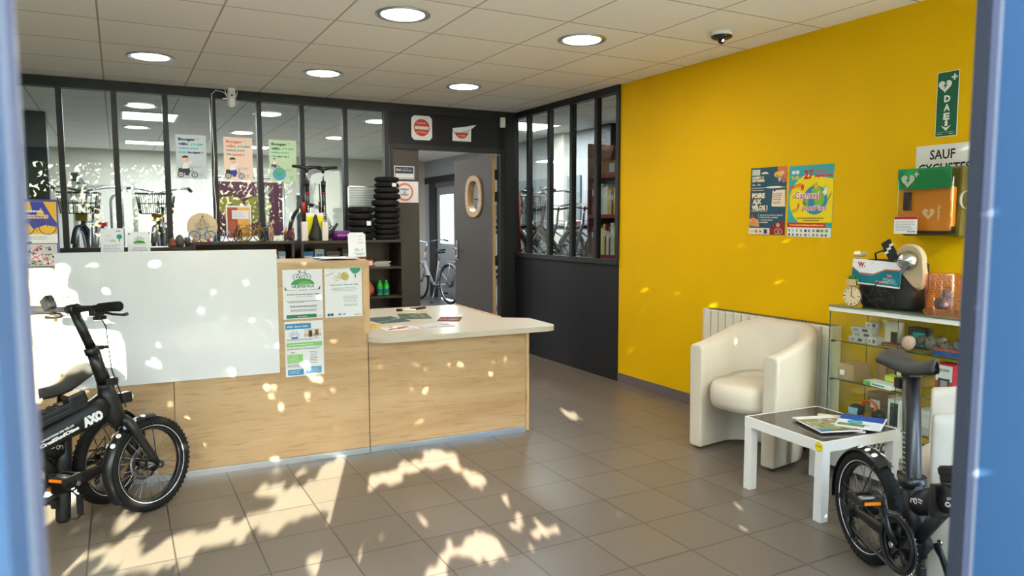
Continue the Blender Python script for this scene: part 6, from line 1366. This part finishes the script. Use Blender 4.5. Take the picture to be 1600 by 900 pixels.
# big purple and yellow banner, small ladder-like scale
t = thing('banner', 'purple banner with yellow butterfly shapes in the workshop behind the middle panes', 'banner', (.95, 8.6, 0))
a = Art(.72, .60, flat((112, 66, 92))); 
for cx_, s_ in ((.30, 1),):
    for sx in (-1, 1): a.disc(cx_+sx*.15, .34, .15, (168, 160, 84), ry=.10); a.disc(cx_+sx*.11, .22, .10, (158, 150, 80), ry=.07)
    a.disc(cx_, .30, .02, (110, 80, 90), ry=.09); a.disc(cx_-.15, .36, .03, (140, 134, 66)); a.disc(cx_+.15, .36, .03, (140, 134, 66))
for x in (.30, .35, .52, .57): a.line(x, .48, x+.05, .54, .010, (200, 170, 186))
a.put('printed_cloth', (0, 0, 1.22), (1, 0, 0), (0, 0, 1), t)
b = MB(); b.tube([(-.02, .01, 0), (-.02, .01, 1.9)], .014, M_alu); b.tube([(.735, .01, 0), (.735, .01, 1.9)], .014, M_alu); b.tube([(-.02, .01, 1.87), (.735, .01, 1.87)], .012, M_alu); b.build('banner_frame', t)
t = thing('work_bench', 'long workshop bench with clutter seen through the panes behind the pumps', 'table', (1.7, 9.4, 0))
b = MB(); b.b2((0, 0, .86), (1.9, .6, .90), M_oak); b.build('bench_top', t)
for x in (.03, 1.83):
    for y in (.03, .53): b = MB(); b.b2((x, y, 0), (x+.04, y+.04, .86), M_steel); b.build('leg', t)
rnd = random.Random(31)
CL = [(206, 200, 186), (90, 130, 150), (160, 190, 90), (190, 100, 70), (60, 60, 66), (220, 214, 200), (230, 236, 238), (120, 90, 70)]
for i in range(14):
    h_ = rnd.uniform(.12, .34); w_ = rnd.uniform(.07, .13); c = CL[i % 8]; x = 1.78+i*.13
    tinybox(x, 9.5, .90, w_, .2, h_, c, 'carton on the workshop bench, number %s in the row from the left' % ('one', 'two', 'three', 'four', 'five', 'six', 'seven', 'eight', 'nine', 'ten', 'eleven', 'twelve', 'thirteen', 'fourteen')[i], group='cartons on the workshop bench', front=CL[(i+3) % 8])
for i in range(6):
    b = MB(); x = 1.75+i*.26; b.tube([(0, 0, 0), (0, 0, .5+.1*(i % 3))], .016, M_alu, n=8); b.b2((-.03, -.012, .1), (.03, .0, .40), flat(CL[(i*3) % 8])); o = b.build('wrapped_tube'); o.location = (x, 9.82, .9005); tag(o, 'clear wrapped tube standing at the back of the workshop bench', 'tube', 'wrapped tubes on the bench')
t = thing('work_stand', 'upright white ladder scale post behind the middle panes', 'stand', (1.95, 8.3, 0)); t.location = (1.36, 8.3, 0)
b = MB(); b.b2((0, 0, 0), (.035, .03, 1.75), M_alu); b.b2((.07, 0, 0), (.105, .03, 1.75), M_alu); b.build('uprights', t); b = MB()
for i in range(34): b.b2((.035, .005, .10+i*.048), (.07, .02, .118+i*.048), M_steel)
b.build('rungs', t)
b = MB(); b.torus((0, 0, 0), .33, .022, M_rub, axis=(.6, -1, 0), n=40, k=8); b.torus((0, 0, 0), .30, .008, M_alu, axis=(.6, -1, 0), n=40, k=6); o = b.build('spare_wheel'); o.location = (2.05, 8.9, 1.25); 
t = tag(o, 'bicycle wheel hanging in the workshop right of the ladder scale', 'wheel')
b = MB(); b.b2((1.9, 8.93, 0), (1.94, 8.97, 1.7), M_steel); b.b2((1.9, 8.93, 1.25), (2.1, 8.95, 1.28), M_steel); o = b.build('wheel_stand'); tag(o, 'steel post carrying the hanging wheel in the workshop', 'stand')
# side room: bookshelf, books, coat, pegboard
t = thing('bookcase', 'wooden bookcase with red shelf edges right behind the side partition', 'bookcase', (3.95, 5.15, 0))
M_red2 = mat('red_edge', (150, 34, 46), .5); M_brn2 = mat('brown_board', (96, 64, 48), .55)
b = MB(); b.b2((0, 0, 0), (.30, .02, 2.1), M_brn2); b.b2((0, .62, 0), (.30, .64, 2.1), M_brn2); b.b2((.29, .02, 0), (.30, .62, 2.1), M_brn2); b.build('carcass', t)
for z in (.35, .70, 1.06, 1.43, 1.80): b = MB(); b.b2((0, .02, z-.025), (.29, .62, z), M_brn2); b.b2((-.004, .02, z-.03), (0, .62, z+.004), M_red2); b.build('shelf_board', t)
rnd = random.Random(12)
BC = [((220, 216, 206), 'white'), ((150, 60, 80), 'maroon'), ((230, 196, 60), 'yellow'), ((60, 60, 70), 'dark'), ((150, 190, 90), 'green'), ((190, 200, 206), 'pale grey'), ((90, 110, 150), 'blue'), ((200, 120, 70), 'orange')]
for si, (z, nm) in enumerate(((1.06, 'lower'), (1.43, 'upper'))):
    y = 5.74; k_ = 0
    while y > 5.22:
        w_ = rnd.uniform(.022, .045); c, cn = BC[rnd.choice((0, 0, 4, 5, 2, 1) if si == 0 else (0, 1, 3, 2, 5, 7, 6))]; h_ = rnd.uniform(.22, .30)
        b = MB(); b.b2((0, -w_+.001, 0), (.20, 0, h_), flat(c), bev=.002); b.b2((-.0006, -w_*.8, h_*.6), (0, -w_*.2, h_*.8), flat((236, 236, 230))); o = b.build('book'); o.location = (3.965, y, z+.0005)
        tag(o, '%s book spine on the %s shelf of the bookcase behind the glass' % (cn, nm), 'book', '%s books on the %s shelf' % (cn, nm)); y -= w_+.001; k_ += 1
carton(3.97, 5.72, 1.80, .42, .26, .12, (150, 104, 66), 'brown cardboard box on the highest shelf of the bookcase', group='boxes on the bookcase', face=((150, 104, 66), [(.6, .1, .2, .7, (190, 200, 214))]))
t = thing('red_jacket', 'orange-red cloth hanging at the left end of the side partition', 'jacket', (3.80, 7.02, 0))
b = MB(); rows = []
for z, w_ in ((1.72, .02), (1.68, .08), (1.5, .10), (1.2, .11), (1.0, .12), (.85, .125)): rows.append([(.02*math.sin(i*1.7+z*3), w_*(i/5-1), z) for i in range(11)])
b.grid(rows, mat('orange_cloth', (222, 74, 44), .8)); b.grid([[(p[0]+.05, p[1], p[2]) for p in r_] for r_ in rows], mat('orange_cloth', (222, 74, 44), .8)); b.build('cloth', t)
b = MB(); b.cyl((.02, 0, .9), .015, 1.8, M_steel); b.cyl((.02, 0, .01), .16, .02, M_steel); b.build('coat_stand', t)
t = thing('pegboard', 'grey tool board on the far wall behind the side partition', 'tool board', (5.07, 7.6, .9))
b = MB(); b.b2((0, 0, 0), (.02, 2.0, 1.05), mat('board_grey', (120, 128, 134), .5)); b.build('board', t); b = MB()
for i in range(26): y_ = .1+.07*i; b.tube([(-.01, y_, .95-.1*(i % 3)), (-.01, y_, .55-.12*(i % 4))], .008, M_steel if i % 3 else M_blk, n=6)
b.build('hung_tools', t)
for i, y in enumerate((6.1, 6.9, 7.9)): struct('trim_%d' % (91+i), (5.02, y, 0), (5.1, y+.30, ZC), M_wall if i != 1 else M_anth)
# ---------------------------------------------------------------- outside: pavement, tree added to shape the sun patches, building across the street
struct('ground', (-30, -40, -.12), (30, YF-.06, -.02), mat('pavement', (232, 228, 220), .8, bump=.2, var=.1, vscale=1.5))
PF = [[(-0.3, 3.321), (-0.152, 3.374), (0.039, 3.453), (0.035, 3.397), (-0.144, 3.324), (-0.296, 3.264)], [(-0.149, 3.269), (-0.021, 3.364), (0.049, 3.278), (0.238, 3.344), (0.406, 3.423), (0.61, 3.534), (0.78, 3.612), (0.984, 3.643), (1.191, 3.752), (1.389, 3.788), (1.661, 3.874), (1.685, 3.78), (1.539, 3.681), (1.259, 3.634), (0.996, 3.455), (0.775, 3.329), (0.562, 3.274), (0.371, 3.257), (0.21, 3.163), (0.043, 3.103), (-0.068, 3.163)], [(0.528, 3.653), (0.594, 3.794), (0.79, 3.76), (0.903, 3.898), (1.054, 4.1), (1.175, 4.06), (0.94, 3.798), (0.774, 3.686), (0.623, 3.639)], [(1.421, 3.872), (1.671, 3.896), (1.685, 3.78), (1.437, 3.713)], [(0.798, 3.968), (0.857, 4.031), (0.865, 3.931), (0.813, 3.879)], [(0.851, 3.824), (0.905, 3.863), (0.909, 3.771), (0.856, 3.745)], [(0.984, 3.901), (1.066, 3.94), (1.062, 3.846), (0.99, 3.816)], [(0.935, 3.988), (0.984, 4.011), (0.98, 3.939), (0.938, 3.926)], [(0.925, 3.74), (0.991, 3.77), (0.988, 3.684), (0.926, 3.654)], [(0.784, 3.307), (0.851, 3.331), (0.869, 3.177), (0.849, 2.959), (0.816, 2.742), (0.759, 2.742), (0.78, 2.961), (0.786, 3.143)], [(1.083, 2.647), (1.166, 2.729), (1.308, 2.744), (1.417, 2.714), (1.375, 2.65), (1.2, 2.609)], [(1.468, 2.55), (1.518, 2.682), (1.678, 2.695), (1.636, 2.617)], [(1.597, 3.449), (1.667, 3.491), (1.683, 3.368), (1.61, 3.259), (1.566, 3.303)], [(1.593, 3.07), (1.655, 3.113), (1.681, 3.079), (1.613, 3.022)], [(1.461, 2.797), (1.603, 2.833), (1.58, 2.78), (1.448, 2.742)], [(0.968, 2.55), (1.1, 2.55), (1.085, 2.504), (0.999, 2.464)], [(1.202, 2.506), (1.329, 2.552), (1.322, 2.504), (1.219, 2.472)], [(1.118, 3.017), (1.201, 3.07), (1.208, 3.017), (1.151, 2.967)], [(-0.431, 4.595), (-0.196, 4.572), (-0.193, 4.106), (-0.359, 3.685)], [(-0.061, 3.902), (-0.026, 3.901), (0.002, 3.564), (-0.039, 3.571)], [(1.537, 3.586), (1.6, 3.623), (1.667, 3.491), (1.61, 3.453)], [(0.586, 2.868), (0.67, 2.899), (0.756, 2.826), (0.685, 2.752), (0.587, 2.758)], [(0.101, 4.004), (0.153, 3.995), (0.146, 3.862), (0.101, 3.868)], [(2.8, 4.398), (2.852, 4.267), (2.738, 4.135), (2.713, 4.244)]]
PC = [[(-0.547, 1.212), (-0.398, 1.209), (-0.33, 1.101), (-0.454, 1.182), (-0.516, 1.126), (-0.49, 1.103), (-0.493, 1.056), (-0.445, 0.967), (-0.21, 0.741), (-0.22, 0.584), (-0.3, 0.542), (-0.401, 0.581), (-0.555, 0.618)], [(-0.668, 1.214), (-0.553, 1.212), (-0.56, 0.564), (-0.655, 0.445), (-0.695, 0.449)], [(-0.246, 1.125), (-0.194, 1.113), (-0.189, 1.094), (-0.218, 1.095)], [(-0.345, 1.018), (-0.32, 0.994), (-0.332, 0.982)], [(-0.111, 0.998), (-0.081, 1.003), (-0.058, 0.962), (-0.088, 0.964)], [(-0.159, 0.69), (-0.058, 0.593), (-0.134, 0.58), (-0.163, 0.603)], [(0.18, 0.58), (0.209, 0.581), (0.272, 0.525), (0.239, 0.511)], [(-0.347, 1.147), (-0.32, 1.124), (-0.335, 1.111)], [(0.405, 0.632), (0.434, 0.467), (0.484, 0.316), (0.453, 0.32), (0.402, 0.434)], [(0.608, 0.626), (0.656, 0.571), (0.71, 0.477), (0.738, 0.415), (0.639, 0.484), (0.605, 0.524)], [(0.492, 0.697), (0.51, 0.605), (0.47, 0.662)], [(0.357, 0.277), (0.396, 0.246), (0.369, 0.242)], [(0.456, 0.188), (0.49, 0.169), (0.469, 0.157)], [(0.365, 0.119), (0.459, 0.033), (0.52, 0.009), (0.486, 0.036)], [(-0.086, 1.173), (-0.051, 1.149), (-0.069, 1.136)], [(0.057, 0.95), (0.094, 0.921), (0.075, 0.908)], [(0.728, 0.457), (0.781, 0.396), (0.752, 0.391)], [(0.498, 0.894), (0.53, 0.827), (0.502, 0.822)]]
def inside(p, poly):
    x, y = p; c = False; n = len(poly); j = n-1
    for i in range(n):
        xi, yi = poly[i]; xj, yj = poly[j]
        if (yi > y) != (yj > y) and x < (xj-xi)*(y-yi)/(yj-yi)+xi: c = not c
        j = i
    return c
def sun_target(p):
    """where the sun ray through p lands indoors: the counter front or the floor"""
    d = SUN_DIR
    den = d.dot(CN); t = (CO-p).dot(CN)/den; q = p+d*t; u_ = (q-CO).dot(CU)
    tf = -p.z/d.z
    if t < tf and -1.9 < u_ < 2.05 and q.z < (1.215 if u_ < .49 else 1.14 if u_ < 1 else .70): return ('c', (u_, q.z))
    f = p+d*tf; return ('f', (f.x, f.y))
def in_patch(p):
    k_, q = sun_target(p)
    return any(inside(q, P) for P in (PC[:2] if k_ == 'c' else PF))
def in_sliver(p):
    k_, q = sun_target(p)
    return k_ == 'c' and any(inside(q, P) for P in PC[2:])
t = thing('sun_mask_tree', 'leafy tree added outside the entrance, leaves arranged to shape the sun patches indoors', 'tree', (-5.5, -3.2, -.02))  # unseen tree added as a sun mask; gaps between leaves cut the indoor patches
M_leaf = mat('sun_mask_leaf', (92, 122, 58), .6, var=.3, vscale=2); M_bark = mat('tree_bark', (96, 80, 64), .85, bump=.6, bscale=30)
b = MB(); b.tube([(0, 0, 0), (.1, .05, 1.2), (.3, .2, 2.4), (.9, .5, 3.2)], [.22, .17, .14, .08], M_bark); b.build('trunk', t)
for pts in ([(.3, .2, 2.4), (1.6, .8, 3.1), (3.2, 1.4, 3.3), (5.2, 1.8, 3.2)], [(.3, .2, 2.4), (.8, .9, 3.4), (1.6, 1.6, 4.2)], [(.6, .4, 2.9), (2.4, .3, 3.9), (4.4, .6, 4.6)], [(.2, .2, 2.1), (-.8, .6, 3.0), (-1.8, .4, 3.8)]):
    b = MB(); b.tube(pts, [.10, .07, .05, .02][:len(pts)], M_bark, n=8); b.build('branch', t)
rnd = random.Random(11); vs = []; fs = []; base = Vector((-5.5, -3.2, -.02))
step = .036; zz = -.35
while zz < 2.5:
    xx = -3.2
    while xx < 3.9:
        p = Vector((xx+rnd.uniform(-.01, .01), YF, zz+rnd.uniform(-.01, .01)))
        dist = rnd.uniform(1.3, 2.2)
        q = p - SUN_DIR*dist
        if q.z > .03 and not (in_patch(p) or (sun_target(p)[0] == 'f' and (in_patch(p+Vector((0, 0, .016))) or in_patch(p-Vector((0, 0, .016)))))):
            r = rnd.uniform(.028, .037)*(.5 if in_sliver(p) else 1); n_ = (-SUN_DIR + Vector((rnd.uniform(-.5, .5), rnd.uniform(-.5, .5), rnd.uniform(-.5, .5)))).normalized()
            a = n_.orthogonal().normalized(); c_ = n_.cross(a); th = rnd.uniform(0, 6.28); k0 = len(vs)
            for i in range(6):
                w_ = th+i*PI/3; rr = r*(1.25 if i % 3 == 0 else .95); vs.append(q-base+a*math.cos(w_)*rr+c_*math.sin(w_)*rr+n_*(.008 if i % 2 else -.004))
            fs.append(tuple(range(k0, k0+6)))
        xx += step
    zz += step
b = MB(); b._add(vs, fs, M_leaf); o = b.build('light_screen_foliage', t, merge=False)
# buildings across the street
def house(name_l, x0, x1, y, h, c, roof):
    t = thing('street_building', name_l, 'building', ((x0+x1)/2, y, -.02)); w_ = (x1-x0)/2
    b = MB(); b.b2((-w_, -6, 0), (w_, 0, h), mat('render_%d_%d_%d' % c, c, .85, var=.06)); b.build('walls', t)
    b = MB(); b.prism([(-6.4, 0), (.4, 0), (-3, 1.1)], -w_-.3, w_+.3, mat('roof_%d_%d_%d' % roof, roof, .8), M=Matrix.Translation((0, 0, h)) @ Matrix(((0, 0, 1, 0), (1, 0, 0, 0), (0, 1, 0, 0), (0, 0, 0, 1)))); b.build('roof', t)
    n_ = max(2, int((x1-x0)/2.6))
    for i in range(n_):
        x = -w_+(i+.5)*(x1-x0)/n_
        b = MB(); b.b2((x-.5, -.02, 1.0), (x+.5, .03, 2.4), M_white); o = b.build('window', t); b = MB(); b.b2((x-.44, .031, 1.06), (x+.44, .035, 2.34), mat('dark_pane', (60, 70, 84), .1)); b.build('pane', o)
house('pale pink building across the street on the left', -24, -3.0, -15, 3.0, (104, 84, 76), (80, 50, 42))
house('off-white building across the street on the right', 7.5, 24, -14, 5.0, (196, 192, 184), (96, 84, 78))

t = thing('hedge', 'clipped green hedge added across the street to dim its reflection in the glass', 'hedge', (-11, -9, -.02))  # added to darken the bright street mirrored in the partition glass
b = MB(); rnd = random.Random(44); rows = []
for j, (y, z) in enumerate(((.5, 0), (.55, .8), (.5, 1.6), (.3, 2.0), (-.3, 2.05), (-.5, 1.6), (-.5, 0))): rows.append([(-9+i*.3+rnd.uniform(-.05, .05), y+rnd.uniform(-.12, .12), z+rnd.uniform(-.1, .1)*(j > 0)) for i in range(64)])
b.grid(rows, mat('hedge_leaf', (70, 96, 46), .8, bump=1, bscale=18, var=.4, vscale=6), smooth=False); b.build('light_screen_foliage', t)
